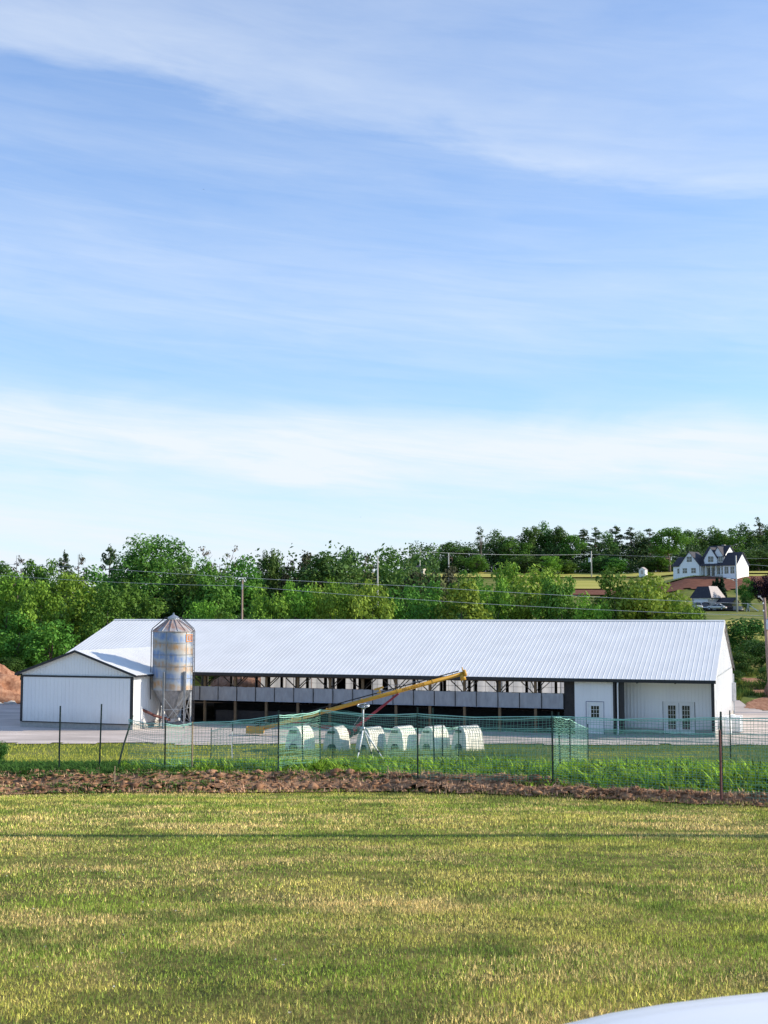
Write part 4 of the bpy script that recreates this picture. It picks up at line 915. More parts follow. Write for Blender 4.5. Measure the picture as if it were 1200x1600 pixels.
# ------------------------------------------------------------------ trees
def leafquads(C, size, N, col, rg):
    n=len(C); s=size*rg.uniform(.6,1.35,n)
    N=N+rg.normal(0,.55,(n,3)); N/=np.linalg.norm(N,axis=1)[:,None]
    t=np.cross(N,rg.normal(0,1,(n,3))); t/=np.linalg.norm(t,axis=1)[:,None]; b=np.cross(N,t)
    V=np.stack([C-t*s[:,None]*.55,C-b*s[:,None]*.34+N*s[:,None]*.08,C+t*s[:,None]*.55,C+b*s[:,None]*.34+N*s[:,None]*.08],1)
    return V.reshape(-1,3), np.arange(4*n).reshape(-1,4), np.repeat(col,4,0)
def make_tree(kind, seed, c0, c1, h=12., w=9., ncl=44, per=95, leaf=.42, low=.10):
    rg=np.random.default_rng(seed); root=bpy.data.objects.new('tree',None); COL.objects.link(root)
    rd=random.Random(seed)
    cl=[]; tips=[]
    if kind in ('broad','tall','bush'):
        lob=rg.normal(0,1,(7,3)); lob/=np.linalg.norm(lob,axis=1)[:,None]; la=rg.uniform(-.28,.34,7)
        zc=h*(.5+low*.5); hz=h*(.5-low*.5)-.7
        for i in range(ncl):
            d=rg.normal(0,1,3); d/=np.linalg.norm(d); r=rg.uniform(0.12,1)**.42
            k=1+sum(la[j]*max(0,lob[j]@d)**3 for j in range(7))
            rc=rg.uniform(.75,1.55)*w/9*(1.1 if kind!='tall' else .95)
            zz=d[2]*r*k*hz
            narrow=1-.30*max(0,zz/hz)**1.5 if kind=='tall' else 1-.12*max(0,-zz/hz)
            cl.append((np.array([d[0]*r*k*(w/2-.9)*narrow,d[1]*r*k*(w/2-.9)*narrow,min(h-.6,zc+zz)]),rc,.82))
        zt=max(c[2]+.75*rc for c,rc,_ in cl); cl=[(c*np.array([1,1,h/zt]),rc,f_) for c,rc,f_ in cl]
        trunk_h=h*.75
    elif kind=='pine':
        for i in range(46):
            z=h*(.28+.70*rg.uniform(0,1)**.8); f=(h-z)/(h*.72); L=w/2*(.16+.84*f**.75)*rg.uniform(.35,1.12); a=rg.uniform(0,6.283)
            if np.sin(a*2+z*.9+seed)>.75: continue
            for t in ((.5,.95) if L>1.5 else (.9,)):
                cl.append((np.array([np.cos(a)*L*t,np.sin(a)*L*t,z+.12*L*t+rg.normal(0,.15)]),rg.uniform(.5,1.0)*(.7+.5*f),.55))
            tips.append((z-.1,np.array([np.cos(a)*L,np.sin(a)*L,z+.1*L])))
        cl.append((np.array([0,0,h-.3]),.4,1.2)); trunk_h=h
    elif kind=='bare':
        for k in range(16):
            a=rg.uniform(0,6.28); l=w/2*rg.uniform(.3,.95); z=h*rg.uniform(.62,.98)
            p=np.array([np.cos(a)*l,np.sin(a)*l,z]); tips.append((h*.45,p)); 
            if rg.uniform()<.8: cl.append((p,rg.uniform(.5,.9),.6))
        for k in range(10): cl.append((np.array([rg.normal(0,w*.2),rg.normal(0,w*.2),h*rg.uniform(.15,.55)]),1.4,.8))
        trunk_h=h*.8
    elif kind=='column':
        z=.5
        while z<h-.2:
            f=z/h; rr=w/2*(min(1,.55+2.2*f) if f<.25 else (1-((f-.25)/.75)**2.6)); 
            for k in range(6): a=rg.uniform(0,6.28); cl.append((np.array([np.cos(a)*rr*.6,np.sin(a)*rr*.6,z]),max(.25,rr*.5),1.25))
            z+=.5
        cl.append((np.array([0,0,h-.35]),.3,1.4)); trunk_h=h*.8
    C=[];Nn=[];K=[]
    ctr=np.array([0,0,h*.5]); cc0=np.array(c0); cc1=np.array(c1)
    for c,rc,fl in cl:
        n=int(per*(rc/1.1)**1.6)+6; d=rg.normal(0,1,(n,3)); d/=np.linalg.norm(d,axis=1)[:,None]; d2=d*np.array([1,1,fl])
        C.append(c+d2*rc*rg.uniform(.25,1.08,(n,1))**.6); Nn.append(d*.7+np.array([0,0,.55]))
        m=rg.uniform(0,1); q=np.clip(m*.7+rg.uniform(0,.45,(n,1)),0,1); K.append((cc0*(1-q)+cc1*q)*rg.uniform(.8,1.2,(n,1)))
    V,F,cols=leafquads(np.concatenate(C),leaf,np.concatenate(Nn),np.concatenate(K),rg)
    npmesh('crown',V,F,M['leaf'],cols,root)
    mb=MB(); pts=[Vector((0,0,-.6))]; x=y=0
    for i in range(1,6): x+=rd.uniform(-.18,.18); y+=rd.uniform(-.18,.18); pts.append(Vector((x,y,trunk_h*i/5)))
    r0=h*.019 if kind!='column' else .12; mb.tube(pts,[r0*1.25,r0,r0*.8,r0*.6,r0*.38,r0*.12],8)
    if kind in ('broad','tall','bush'):
        for c,rc,fl in rd.sample(cl,10):
            s=pts[2].lerp(pts[4],rd.random()); e=Vector(c); m=s.lerp(e,.55)+Vector((0,0,-.3)); mb.tube([s,m,e],[r0*.42,r0*.26,r0*.08],5)
    for z0,p in tips:
        s=Vector((0,0,z0*(.9 if kind=='bare' else 1))); e=Vector(p); mb.tube([s,s.lerp(e,.5)+Vector((0,0,-.1 if kind=='pine' else .3)),e],[r0*.30,r0*.2,r0*.06],4)
        if kind=='bare':
            for k in range(4):
                o=Vector((rd.uniform(-.8,.8),rd.uniform(-.8,.8),rd.uniform(.2,1.1))); s2=s.lerp(e,rd.uniform(.45,.95)); mb.tube([s2,s2+o],[r0*.12,r0*.04],4)
    mb.build('trunk',M['bark'],root,True)
    root['nh']=h; root['nw']=w; return root
G_=(.105,.235,.026); G2=(.225,.400,.050); Y1=(.170,.290,.036); Y2=(.300,.440,.062); D1=(.055,.130,.030); D2=(.120,.225,.046)
PT={}
PT['bright']=[make_tree('broad',i,G_,G2,12,9,46,95) for i in (101,102,103)]
PT['yellow']=[make_tree('broad',i,Y1,Y2,11,9,44,95) for i in (111,112)]
PT['mid']=[make_tree('broad',i,(.066,.165,.024),(.145,.285,.042),13,9,46,90) for i in (121,122,123)]
PT['dark']=[make_tree('broad',i,D1,D2,14,9.5,46,85,.46) for i in (131,132,133)]
PT['tall']=[make_tree('broad',i,(.062,.155,.026),(.130,.26,.042),18,12,84,140,.33) for i in (144,)]
PT['slim']=[make_tree('tall',i,(.05,.085,.025),(.10,.14,.045),15,4.2,24,48,.40,.35) for i in (151,)]
PT['pine']=[make_tree('pine',i,(.042,.082,.032),(.085,.13,.05),14,7.5,per=70,leaf=.36) for i in (161,162,163)]
PT['brownpine']=[make_tree('pine',i,(.055,.055,.032),(.105,.085,.055),14,7.5,per=44,leaf=.32) for i in (171,)]
PT['bare']=[make_tree('bare',181,(.10,.085,.055),(.17,.13,.09),14,7,per=34,leaf=.34)]
PT['dull']=[make_tree('broad',191,(.050,.060,.032),(.095,.095,.050),10,8,36,80,.40)]
PT['purple']=[make_tree('broad',201,(.018,.010,.018),(.036,.016,.028),9,8.5,46,110,.36)]
PT['column']=[make_tree('column',211,(.014,.036,.018),(.026,.058,.024),8,2.2,per=230,leaf=.30)]
PT['bush']=[make_tree('bush',i,(.028,.085,.016),(.075,.16,.03),6,6.5,34,110,.30,0.0) for i in (221,222)]
NAME={'bright':'leafy_tree','yellow':'leafy_tree','mid':'leafy_tree','dark':'leafy_tree','tall':'tall_tree','slim':'slender_tree','pine':'pine_tree','brownpine':'pine_tree','bare':'bare_tree','dull':'leafy_tree','purple':'purple_tree','column':'columnar_evergreen','bush':'bush'}
used=set(); tr=random.Random(5)
def tree(kind, px, topy, y, wpx, label, group, cat='tree', i=None, sink=0.):
    pr=PT[kind][(tr.randrange(len(PT[kind])) if i is None else i)]
    if pr in used: o=copy_tree(pr)
    else: o=pr; used.add(pr)
    x=XA(px,y); zb=float(H(x,y))-sink; ht=P(px,topy,y).z-zb; wd=wpx/1950*y
    o.name=NAME[kind]; o.location=(x,y,zb); sz=ht/pr['nh'] if not o is pr else ht/o['nh']
    sw=wd/pr['nw']; o.scale=(sw,sw,sz); o.rotation_euler=(0,0,tr.uniform(0,6.28))
    tag(o,label,cat,group); return o
GF='leafy trees along the back of the barn'
for a in [
 ('bright',10,893,128,78,'bright green tree cut by the left picture edge'),
 ('mid',28,955,123,85,'dark shaded tree behind the red dirt heap, in front of the leftmost bright tree'),
 ('bright',58,905,125,72,'bright green tree between the leftmost tree and the broad one behind the annex peak'),
 ('bright',112,892,129,98,'broad bright green tree rising above the annex peak'),
 ('mid',165,912,126,78,'mid green tree just above the left end of the barn roof'),
 ('mid',205,905,131,84,'mid green tree between the annex and the tallest tree'),
 ('mid',85,968,121,80,'low dark tree directly behind the annex roof'),
 ('tall',243,834,146,128,'tallest broad tree behind the feed bin, standing above all others'),
 ('dark',292,880,143,84,'dark green tree right of the tallest tree'),
 ('mid',335,892,141,80,'mid green tree left of the brown utility pole'),
 ('bright',318,938,128,56,'small bright green tree left of the foot of the brown utility pole'),
 ('bright',352,950,127,44,'lowest bright bush-like tree touching the foot of the brown pole'),
 ('bright',420,912,127,70,'bright green tree right of the brown utility pole'),
 ('bright',462,906,128,62,'bright tree second to the right of the brown utility pole'),
 ('yellow',497,908,129,62,'yellow-green tree third to the right of the brown utility pole'),
 ('bright',533,902,127,66,'bright tree behind the middle of the barn roof, left of the thin grey pole'),
 ('yellow',580,906,126,76,'yellow-green tree below the thin grey pole'),
 ('mid',630,914,128,70,'darker green tree above the upper end of the yellow auger'),
 ('mid',672,908,131,78,'mid green tree below the brown-leaved tree'),
 ('yellow',722,903,128,98,'broad yellow-green tree in front of the pale far field'),
 ('bright',768,902,132,72,'bright tree between the broad yellow-green tree and the tall one before the field'),
 ('bright',792,876,141,62,'taller green tree whose top covers the pale far field'),
 ('yellow',842,882,134,96,'yellow-green tree left of the bare red earth field'),
 ('mid',872,896,129,70,'mid green tree at the left end of the red earth field'),
 ('bright',918,924,127,64,'low bright tree in front of the red earth field'),
 ('mid',962,884,133,96,'tall dense tree standing before the red earth field'),
 ('yellow',1018,896,128,112,'broad yellow-green tree nearest the house garage'),
 ('bright',1062,934,125,62,'low bright tree at the right end of the barn roof'),
]: tree(a[0],a[1],a[2],a[3],a[4]*1.18,a[5],GF)
GS='trees on the skyline behind the front row'
for a in [
 ('brownpine',30,868,196,44,'brown-tinged pine on the skyline, leftmost of the pines'),
 ('mid',62,870,192,52,'round green tree on the skyline between the two leftmost pines'),
 ('pine',100,861,200,42,'dark ragged pine second from the left on the skyline'),
 ('brownpine',126,866,190,48,'brownish pine right beside the dark ragged pine'),
 ('pine',172,852,186,56,'sparse pine left of the tallest tree, top against the sky'),
 ('mid',150,884,178,70,'mid green tree under the sparse pine left of the tallest tree'),
 ('dark',5,878,210,60,'dark tree on the skyline at the left picture edge'),
 ('pine',292,866,190,26,'small pine just right of the tallest tree'),
 ('mid',318,872,188,56,'green tree between the tallest tree and the bare-branched tree'),
 ('bare',343,849,200,44,'bare-branched brownish tree showing above the skyline'),
 ('mid',385,868,200,66,'mid green tree on the skyline above the brown utility pole'),
 ('dark',419,857,212,34,'narrow dark tree on the skyline, left one of a pair'),
 ('dark',434,860,214,32,'narrow dark tree on the skyline, right one of a pair'),
 ('dull',466,860,208,46,'dull brownish-green tree on the skyline right of the narrow pair'),
 ('dark',505,864,200,96,'wide dark domed tree on the skyline left of the flat-topped tree'),
 ('dark',543,855,214,44,'dark flat-topped tree on the skyline left of the sparse pale pine'),
 ('brownpine',572,864,216,40,'sparse pale pine on the skyline left of the thin grey pole'),
 ('mid',606,854,222,52,'green tree on the skyline right of the thin grey pole'),
 ('dark',632,874,250,44,'dark tree between the thin grey pole and the tall grey pole'),
 ('dull',690,882,215,50,'brown-leaved low tree in front of the pale far field'),
 ('dull',653,890,212,46,'grey-brown shrub-like tree below the tall grey pole'),
 ('mid',730,890,205,44,'mid green tree at the left edge of the pale far field'),
]: tree(a[0],a[1],a[2],a[3],a[4]*(1.15 if 'pine' in a[0] else 1.4),a[5],GS)
GR='trees of the far wood on the right hill'
ridge=[
 ('mid',648,868,436,34,'small tree at the left end of the far wood'),('mid',672,872,440,36,'low tree near the left end of the far wood, behind the tall grey pole'),
 ('dark',706,847,434,52,'round dark tree of the far wood above the brown-leaved tree'),('dark',733,853,438,42,'dark tree of the far wood left of the slender lone-topped tree'),
 ('slim',750,822,430,22,'slender tall tree standing clear at the left of the far wood'),('dark',777,827,442,46,'dark tree of the far wood just right of the slender tall tree'),
 ('mid',803,838,436,48,'green tree of the far wood above the tree that covers the field'),('dark',832,822,442,50,'dark peaked tree of the far wood, left one of the highest pair'),
 ('dark',852,814,446,42,'dark tree of the far wood, right one of the highest pair'),('dark',874,822,442,46,'dark tree of the far wood right of the highest pair'),
 ('mid',893,834,438,46,'green tree of the far wood left of the pole with transformer'),('pine',913,826,446,34,'pine of the far wood right above the pole with transformer'),
 ('pine',932,824,440,34,'pine of the far wood just right of the pole with transformer'),('dark',950,830,444,42,'dark tree of the far wood between two groups of pines'),
 ('pine',963,821,448,34,'tallest pine of the far wood, left of the white shed'),('pine',985,824,444,36,'pine of the far wood above the white shed'),
 ('dark',1002,830,448,44,'dark tree of the far wood above the white shed'),('pine',1016,826,442,36,'pine left of the large pale green tree by the house'),
 ('mid',1046,822,424,62,'large pale green tree beside the left of the white house'),('dark',1074,828,452,46,'dark tree behind the left roof of the white house'),
 ('dark',1096,826,456,46,'dark tree above the middle roof of the white house'),('dark',1118,822,458,46,'dark tree above the tall gable of the white house'),
 ('mid',1140,826,455,50,'green tree above the right gable of the white house'),('dark',1164,817,462,52,'dark tree of the far wood right of the house roof'),
 ('slim',1188,808,460,30,'narrow tree topping the far wood near the right picture edge'),('dark',1206,816,466,56,'dark tree of the far wood cut by the right picture edge'),
 ('bright',860,868,418,36,'small bright tree at the foot of the far wood'),('mid',886,874,420,40,'low green tree at the foot of the far wood left of the pole with transformer'),
 ('mid',965,870,420,46,'low green tree at the foot of the far wood left of the white shed'),('mid',745,866,424,38,'pale low tree at the foot of the slender tall tree'),
 ('dark',820,868,424,56,'low dark tree at the foot of the highest pair of trees'),('dark',935,868,426,52,'low dark tree behind the pole with transformer'),
 ('dark',1028,868,430,46,'low dark tree between the white shed and the house'),('dark',1185,858,430,60,'low dark tree right of the white house')]
for a in ridge: tree(a[0],a[1],a[2],a[3],a[4]*(1.4 if a[0]=='pine' else 1.15),a[5],GR,sink=.5)
# trees and shrubs near the far houses and on the bank
tree('column',1120,902,296,15,'dark columnar evergreen behind the garage, left of a pair','columnar evergreens by the garage','evergreen')
tree('column',1127,902,295,15,'dark columnar evergreen behind the garage, right of a pair','columnar evergreens by the garage','evergreen')
tree('column',1114,907,297,12,'shorter columnar evergreen beside the garage roof','columnar evergreens by the garage','evergreen')
tree('mid',1168,902,290,40,'round green tree right of the pale lamp pole',None)
tree('purple',1196,898,288,52,'dark purple-leaved tree at the right edge above the utility pole',None)
tree('bush',1163,930,285,17,'rounded dark shrub right of the foot of the pale lamp pole',None,'shrub')
tree('bush',1162,964,132,92,'large green bush on the bank right of the barn roof','bushes on the bank right of the barn','bush',0)
tree('bush',1186,998,122,84,'lower dark bush on the bank beside the right utility pole','bushes on the bank right of the barn','bush',1)
tree('bush',1153,1018,119,52,'small dark bush on the bank touching the barn rear corner','bushes on the bank right of the barn','bush',0)
tree('bush',1142,1046,114,30,'low weedy shrub at the foot of the bank behind the barn corner',None,'shrub',1)
tree('bush',1196,1040,112,46,'low dark shrub at the right picture edge below the large bushes',None,'shrub',1)
tree('bush',1092,952,210,26,'low bush at the foot of the driveway above the barn roof',None,'bush',1)
tree('bush',0,1155,48,40,'small green shrub at the left picture edge beyond the soil strip',None,'shrub',1)
tree('bush',18,1026,116,60,'green weeds on top of the red dirt heap',None,'shrub',0,sink=-1.6)
# undergrowth filling the wood
def woods():
    C=[];N=[];K=[];SZ=[]; rg=np.random.default_rng(3)
    def band(n,xf,yf,h0,h1,c0,c1):
        y=yf(n); x=xf(n,y); z=H(x,y)+rg.uniform(h0,h1,n)*(.45+1.1*fbm(x*.12,y*.12,7,3))*(sstep(.015,.09,x/y) if h1==9 and c0[1]<.05 else 1); C.append(np.stack([x,y,z],1)); N.append(rg.normal(0,.6,(n,3))+np.array([-.1,-.5,.6])); SZ.append(np.full(n,.62 if c0[1]>.05 else 1.15)); q=rg.uniform(0,1,(n,1)); K.append(np.array(c0)*(1-q)+np.array(c1)*q)
    band(26000,lambda n,y:y*rg.uniform(-.36,.235,n),lambda n:rg.uniform(134,172,n),0,6.2,(.025,.065,.014),(.06,.125,.022))
    band(30000,lambda n,y:y*rg.uniform(-.36,.045,n),lambda n:rg.uniform(205,240,n),0,12,(.05,.11,.022),(.09,.17,.03))
    band(42000,lambda n,y:y*rg.uniform(.02,.36,n),lambda n:rg.uniform(432,470,n),0,9,(.035,.075,.022),(.07,.13,.032))
    band(16000,lambda n,y:y*rg.uniform(.02,.36,n),lambda n:rg.uniform(430,445,n),0,4,(.035,.075,.022),(.07,.13,.032))
    V,F,c=leafquads(np.concatenate(C),np.concatenate(SZ),np.concatenate(N),np.concatenate(K),rg)
    m=attr_mat('undergrowth',.7,.25,False); tag(npmesh('undergrowth',V,F,m,c),'dense undergrowth between the tree trunks','undergrowth',kind='stuff')
woods()

# ------------------------------------------------------------------ houses on the hill
def gablebox(wall,roof,x0,x1,y0,y1,z0,ze,zr,axis,ov=.35,th=.16):
    """axis 'x': ridge along x"""
    if axis=='x':
        ym=(y0+y1)/2; wall.prism([(x0,y0,z0),(x0,y0,ze),(x0,ym,zr-.05),(x0,y1,ze),(x0,y1,z0)],(x1-x0,0,0)); s=(zr-ze)/((y1-y0)/2)
        for sg in (-1,1):
            e=ym+sg*((y1-y0)/2+ov); z=ze-ov*s; roof.prism([(x0-ov,e,z),(x0-ov,ym,zr),(x0-ov,ym,zr+th),(x0-ov,e,z+th)],(x1-x0+2*ov,0,0))
    else:
        xm=(x0+x1)/2; wall.prism([(x0,y0,z0),(x0,y0,ze),(xm,y0,zr-.05),(x1,y0,ze),(x1,y0,z0)],(0,y1-y0,0)); s=(zr-ze)/((x1-x0)/2)
        for sg in (-1,1):
            e=xm+sg*((x1-x0)/2+ov); z=ze-ov*s; roof.prism([(e,y0-ov,z),(xm,y0-ov,zr),(xm,y0-ov,zr+th),(e,y0-ov,z+th)],(0,y1-y0+2*ov,0))
M['whitetrim']=M['white']
def hill_house():
    # local x along the front (right), y back; seen from its front-right
    yaw=R_(-43); y=361; x=XA(1049,y); zb=float(H(x,y))
    q=Vector((x,y,min(zb,float(H(x+16,y-8)))+.0)); q.z=P(1049,901,y).z
    root=empty('farmhouse',q,'white two-storey house with dark gabled roofs on the hill','house',rz=yaw)
    def part(nm,boxes,m=M['housewall']):
        w=MB();r=MB()
        for b in boxes: gablebox(w,r,*b)
        o=w.build(nm,m,root); r.build('roof',M['shingle'],root); return o
    k=1950/361*math.cos(R_(24))           # picture px per metre of front, roughly
    def fx(px): return (px-1049)/4.72
    # left wing (garage) with a front gable
    part('garage_wing_wall',[(fx(1049)+.0,fx(1094),1.0,8.5,-2,3.1,5.6,'x')])
    part('front_gable_wall',[(fx(1062),fx(1092),-.3,5,-2,3.1,6.9,'y',.22)])
    # main two-storey body
    part('main_wall',[(fx(1092)+.2,fx(1122),2.0,9.6,-2,5.5,8.6,'x')])
    part('dormer_wall',[(fx(1096),fx(1114),1.2,6,2.9,5.1,8.0,'y',.2)])
    part('upper_gable_wall',[(fx(1107),fx(1121.5),1.75,5.7,4.6,5.8,8.2,'y',.25)])
    part('right_wing_wall',[(fx(1127),fx(1146),-.6,6.8,-2,3.0,6.4,'x')])
    # porch
    mb=MB(); mb.prism([(fx(1093),-.7,2.75),(fx(1093),2.0,3.6),(fx(1093),2.0,3.72),(fx(1093),-.7,2.9)],(fx(1127)-fx(1093)-.4,0,0)); mb.build('porch_roof',M['shingle'],root)
    for px in (1094.5,1102,1109.5,1117,1124): mb=MB(); mb.box(fx(px)-.1,fx(px)+.1,-.6,-.4,-.5,2.78); mb.build('porch_post',M['white'],root)
    mb=MB(); mb.box(fx(1093),fx(1127)-.05,-.7,1.99,-1.5,-.05); mb.build('porch_floor',M['concrete'],root)
    def win(px0,px1,z0,z1,y,arch=False):
        a,b=fx(px0),fx(px1); f=MB(); f.box(a-.05,b+.05,y-.05,y+.03,z0-.05,z1+.05); o=f.build('window',M['white'],root)
        g=MB(); g.box(a,b,y-.07,y-.052,z0,z1); gl=g.build('pane',M['glass'],o)
        m=MB(); m.box((a+b)/2-.03,(a+b)/2+.03,y-.09,y-.071,z0,z1); m.box(a,b,y-.088,y-.0715,(z0+z1)/2-.03,(z0+z1)/2+.03); m.build('glazing_bar',M['white'],o)
    for p in (1055.5,1067,1080): win(p,p+6.5,.9,2.3,-.3 if p>1062 else 1.0)
    win(1073.5,1081,4.1,5.6,-.3)
    win(1101.5,1109,3.95,5.5,1.2); win(1116,1121,4.1,5.3,1.70); win(1095,1097.3,4.2,5.2,2.0)
    win(1129.5,1135,.5,2.4,-.6); win(1138,1143.5,.5,2.4,-.6)
    for p,w_ in ((1098,4.2),(1104,4.2)): 
        mb=MB(); mb.box(fx(p),fx(p+w_),1.9,2.0,-.04,2.3); mb.build('door',M['cardark'],root)
    win(1112,1116,.5,2.2,2.0); win(1119,1123,.5,2.2,2.0)
    mb=MB(); mb.box(fx(1108),fx(1112),6.6,7.6,7.4,9.0); mb.build('chimney',M['concrete'],root)
hill_house()
def garage():
    y=291; x=XA(1080,y); q=Vector((x,y,0)); q.z=P(1080,948,y).z
    root=empty('garage',q,'low garage with a dark roof, one side coloured tan as sunlit, behind the cars','garage',rz=R_(-38))
    w=MB(); w.box(0,4.6,0,7.2,-1.5,2.0); w.build('wall',M['tanwall'],root)
    r=MB(); z0,z1=2.0,4.7
    A=[(-.4,-.5,z0),(5.0,-.5,z0),(5.0,7.7,z0),(-.4,7.7,z0),(.9,1.2,z1),(3.6,1.2,z1),(3.6,6.0,z1),(.9,6.0,z1)]
    r.add(A,[(0,1,5,4),(2,3,7,6),(3,0,4,7),(4,5,6,7),(0,3,2,1)]); r.build('roof',M['shingle'],root)
    r=MB(); r.prism([(5.02,-.52,z0+.01),(5.02,7.72,z0+.01),(3.62,6.02,z1+.02),(3.62,1.18,z1+.02)],(.05,0,.06)); r.build('sunlit_roof_side',M['lightroof'],root)  # paler slab over the dark roof: sun on this slope put into its colour
    d=MB(); d.box(.5,3.9,-.05,-.005,0.0,1.75); d.build('garage_door',M['white'],root)
    d=MB(); d.box(-.02,4.62,-.03,-.006,1.77,1.98); d.build('eave_board',M['white'],root)
    y=290; q=P(1127,956,y); r2=empty('shed',q,'dark low shed beside the columnar evergreens, right of the pale car','shed',rz=R_(-35))
    w=MB();r=MB(); gablebox(w,r,-3.2,2.6,0,4.5,-1.5,2.2,3.2,'x',.2); w.build('wall',M['cardark'],r2); r.build('roof',M['shingle'],r2)
    d=MB(); d.box(-1.9,-.1,-.04,-.004,0,1.6); d.build('door',M['dark'],r2)
    w=MB(); w.box(2.65,4.4,.3,2.6,-1.5,1.3); w.build('lean_to',M['tanwall'],r2)
    y=404; q=P(1003,897,y); r3=empty('white_shed',q,'tiny white shed at the foot of the far wood','shed',rz=R_(-30))
    w=MB();r=MB(); gablebox(w,r,-1.0,1.0,0,2.6,-1,1.4,2.2,'y',.12,.08); w.build('wall',M['white'],r3); r.build('roof',M['lightroof'],r3); d=MB(); d.box(-.4,.4,-.04,-.005,0,1.2); d.build('door',M['tanwall'],r3)
    y=402; q=P(651,897,y); r4=empty('far_building',q,'small grey far building left of the tall grey pole','building',rz=R_(-15))
    w=MB();r=MB(); gablebox(w,r,-2.2,2.2,0,4,-1,1.7,2.8,'x',.2); w.build('wall',M['tanwall'],r4); r.build('roof',M['shingle'],r4); d=MB(); d.box(-.6,.4,-.05,-.005,0,1.4); d.build('door',M['glass'],r4)
garage()
# ------------------------------------------------------------------ cars
def make_car(label, paint, kind='sedan', detail=1):
    root=empty('parked_car',(0,0,0),label,'car')
    L=4.6; 
    if kind=='sedan': top=[(-2.3,.55,.62),(-2.25,.80,.78),(-1.5,.93,.86),(-.95,.96,.90),(.0,.96,.91),(.85,.95,.91),(1.35,.93,.88),(1.95,.88,.80),(2.22,.74,.66),(2.3,.60,.52)]; cab=[(-1.75,.90),(-.95,1.38),(.15,1.42),(1.15,.92)]; gl=.30
    else: top=[(-2.3,.70,.66),(-2.25,.95,.80),(-1.5,1.02,.90),(-.95,1.04,.93),(.0,1.05,.94),(.85,1.05,.94),(1.35,1.03,.92),(1.95,.99,.86),(2.22,.86,.74),(2.3,.70,.60)]; cab=[(-2.15,1.0),(-1.9,1.70),(.25,1.72),(1.05,1.03)]; gl=.3
    rings=[]
    for x,z,w in top:
        zb=.28 if abs(x)<2.2 else .36
        rings.append([Vector((x,-w*.80,zb)),Vector((x,-w*.96,zb+.12)),Vector((x,-w,zb+(z-zb)*.55)),Vector((x,-w*.97,zb+(z-zb)*.84)),Vector((x,-w*.84,z-.025)),Vector((x,-w*.45,z+.018)),Vector((x,0,z+.03)),Vector((x,w*.45,z+.018)),Vector((x,w*.84,z-.025)),Vector((x,w*.97,zb+(z-zb)*.84)),Vector((x,w,zb+(z-zb)*.55)),Vector((x,w*.96,zb+.12)),Vector((x,w*.80,zb))])
    mb=MB(); mb.loft(rings); body=mb.build('body',paint,root,True,subsurf=2 if detail>1 else 1)
    (x0,z0),(x1,z1),(x2,z2),(x3,z3)=cab; W=.82;w=.62
    def cring(x,z,ww): return [Vector((x,-ww,z)),Vector((x,-ww*.6,z+.03)),Vector((x,ww*.6,z+.03)),Vector((x,ww,z))]
    g=MB(); g.add([(x0,-W,z0-.08),(x0,W,z0-.08),(x1,-w,z1-.06),(x1,w,z1-.06),(x2,-w,z2-.06),(x2,w,z2-.06),(x3,-W,z3-.08),(x3,W,z3-.08)],[(0,1,3,2),(2,3,5,4),(4,5,7,6),(0,2,4,6),(1,7,5,3),(0,6,7,1)]); g.build('windows',M['glass'],root)
    r=MB(); r.prism([(x1-.05,-w-.02,z1-.07),(x1-.05,w+.02,z1-.07),(x1-.0,w*.8,z1+.03),(x1,-w*.8,z1+.03)],(x2-x1+.1,0,z2-z1))
    for s in (-1,1):
        for (p,zp,Wp),(q,zq,wq) in (((x0,z0-.06,W),(x1,z1-.05,w)),((x3,z3-.06,W),(x2,z2-.05,w)),(((x0+x3)/2,z0-.04,W),((x1+x2)/2,z1-.04,w))): r.bar((p,s*(Wp+.01),zp),(q,s*(wq+.01),zq),.07,.05)
    r.build('roof',paint,root)
    for x in (-1.42,1.40):
        for s in (-1,1):
            wh=MB(); c=Vector((x,s*.80,.33)); d=Vector((0,1,0)); wh.tube([c-d*.11,c-d*.09,c+d*.09,c+d*.11],[.27,.33,.33,.27],20); t=wh.build('wheel',M['rubber'],root,True); rm=MB(); rm.tube([c-d*.118,c+d*.118],.19,14); rm.build('rim',M['galv'],t)
    for s in (-1,1):
        h=MB(); h.tube([(2.12,s*.56,.62),(2.27,s*.54,.60)],[.10,.08],10); h.build('headlight',M['lamp'],root,True)
        h=MB(); h.box(-2.31,-2.20,s*.62-.12,s*.62+.12,.68,.82); h.build('tail_light',M['tail'],root)
    return root
c1=make_car('pale sedan parked on the driveway, rightmost of the three cars',M['carsilver'],'sedan'); q=foot(1118,285); c1.location=q+Vector((0,0,.3)); c1.rotation_euler=(0,0,R_(150)); c1['group']='cars on the driveway'
c2=make_car('dark car with a white front parked left of the pale sedan',M['cardark'],'suv'); q=foot(1101,288.5); c2.location=q+Vector((0,0,.3)); c2.rotation_euler=(0,0,R_(-100)); c2['group']='cars on the driveway'
mb=MB(); mb.box(2.22,2.34,-.75,.75,.42,.66); mb.build('bumper',M['white'],c2)
c3=make_car('grey pickup-like car half hidden by the trees, leftmost of the three cars',M['carsilver'],'suv'); q=foot(1089,288.5); c3.location=q+Vector((0,0,.3)); c3.rotation_euler=(0,0,R_(-95)); c3['group']='cars on the driveway'
# the white bonnet in the lower right corner
nc=make_car('white car whose bonnet shows in the lower right corner',M['carwhite'],'sedan',2)
nc.location=(2.33,2.45,float(H(2.3,2.45))-.06); nc.rotation_euler=(0,0,R_(180))
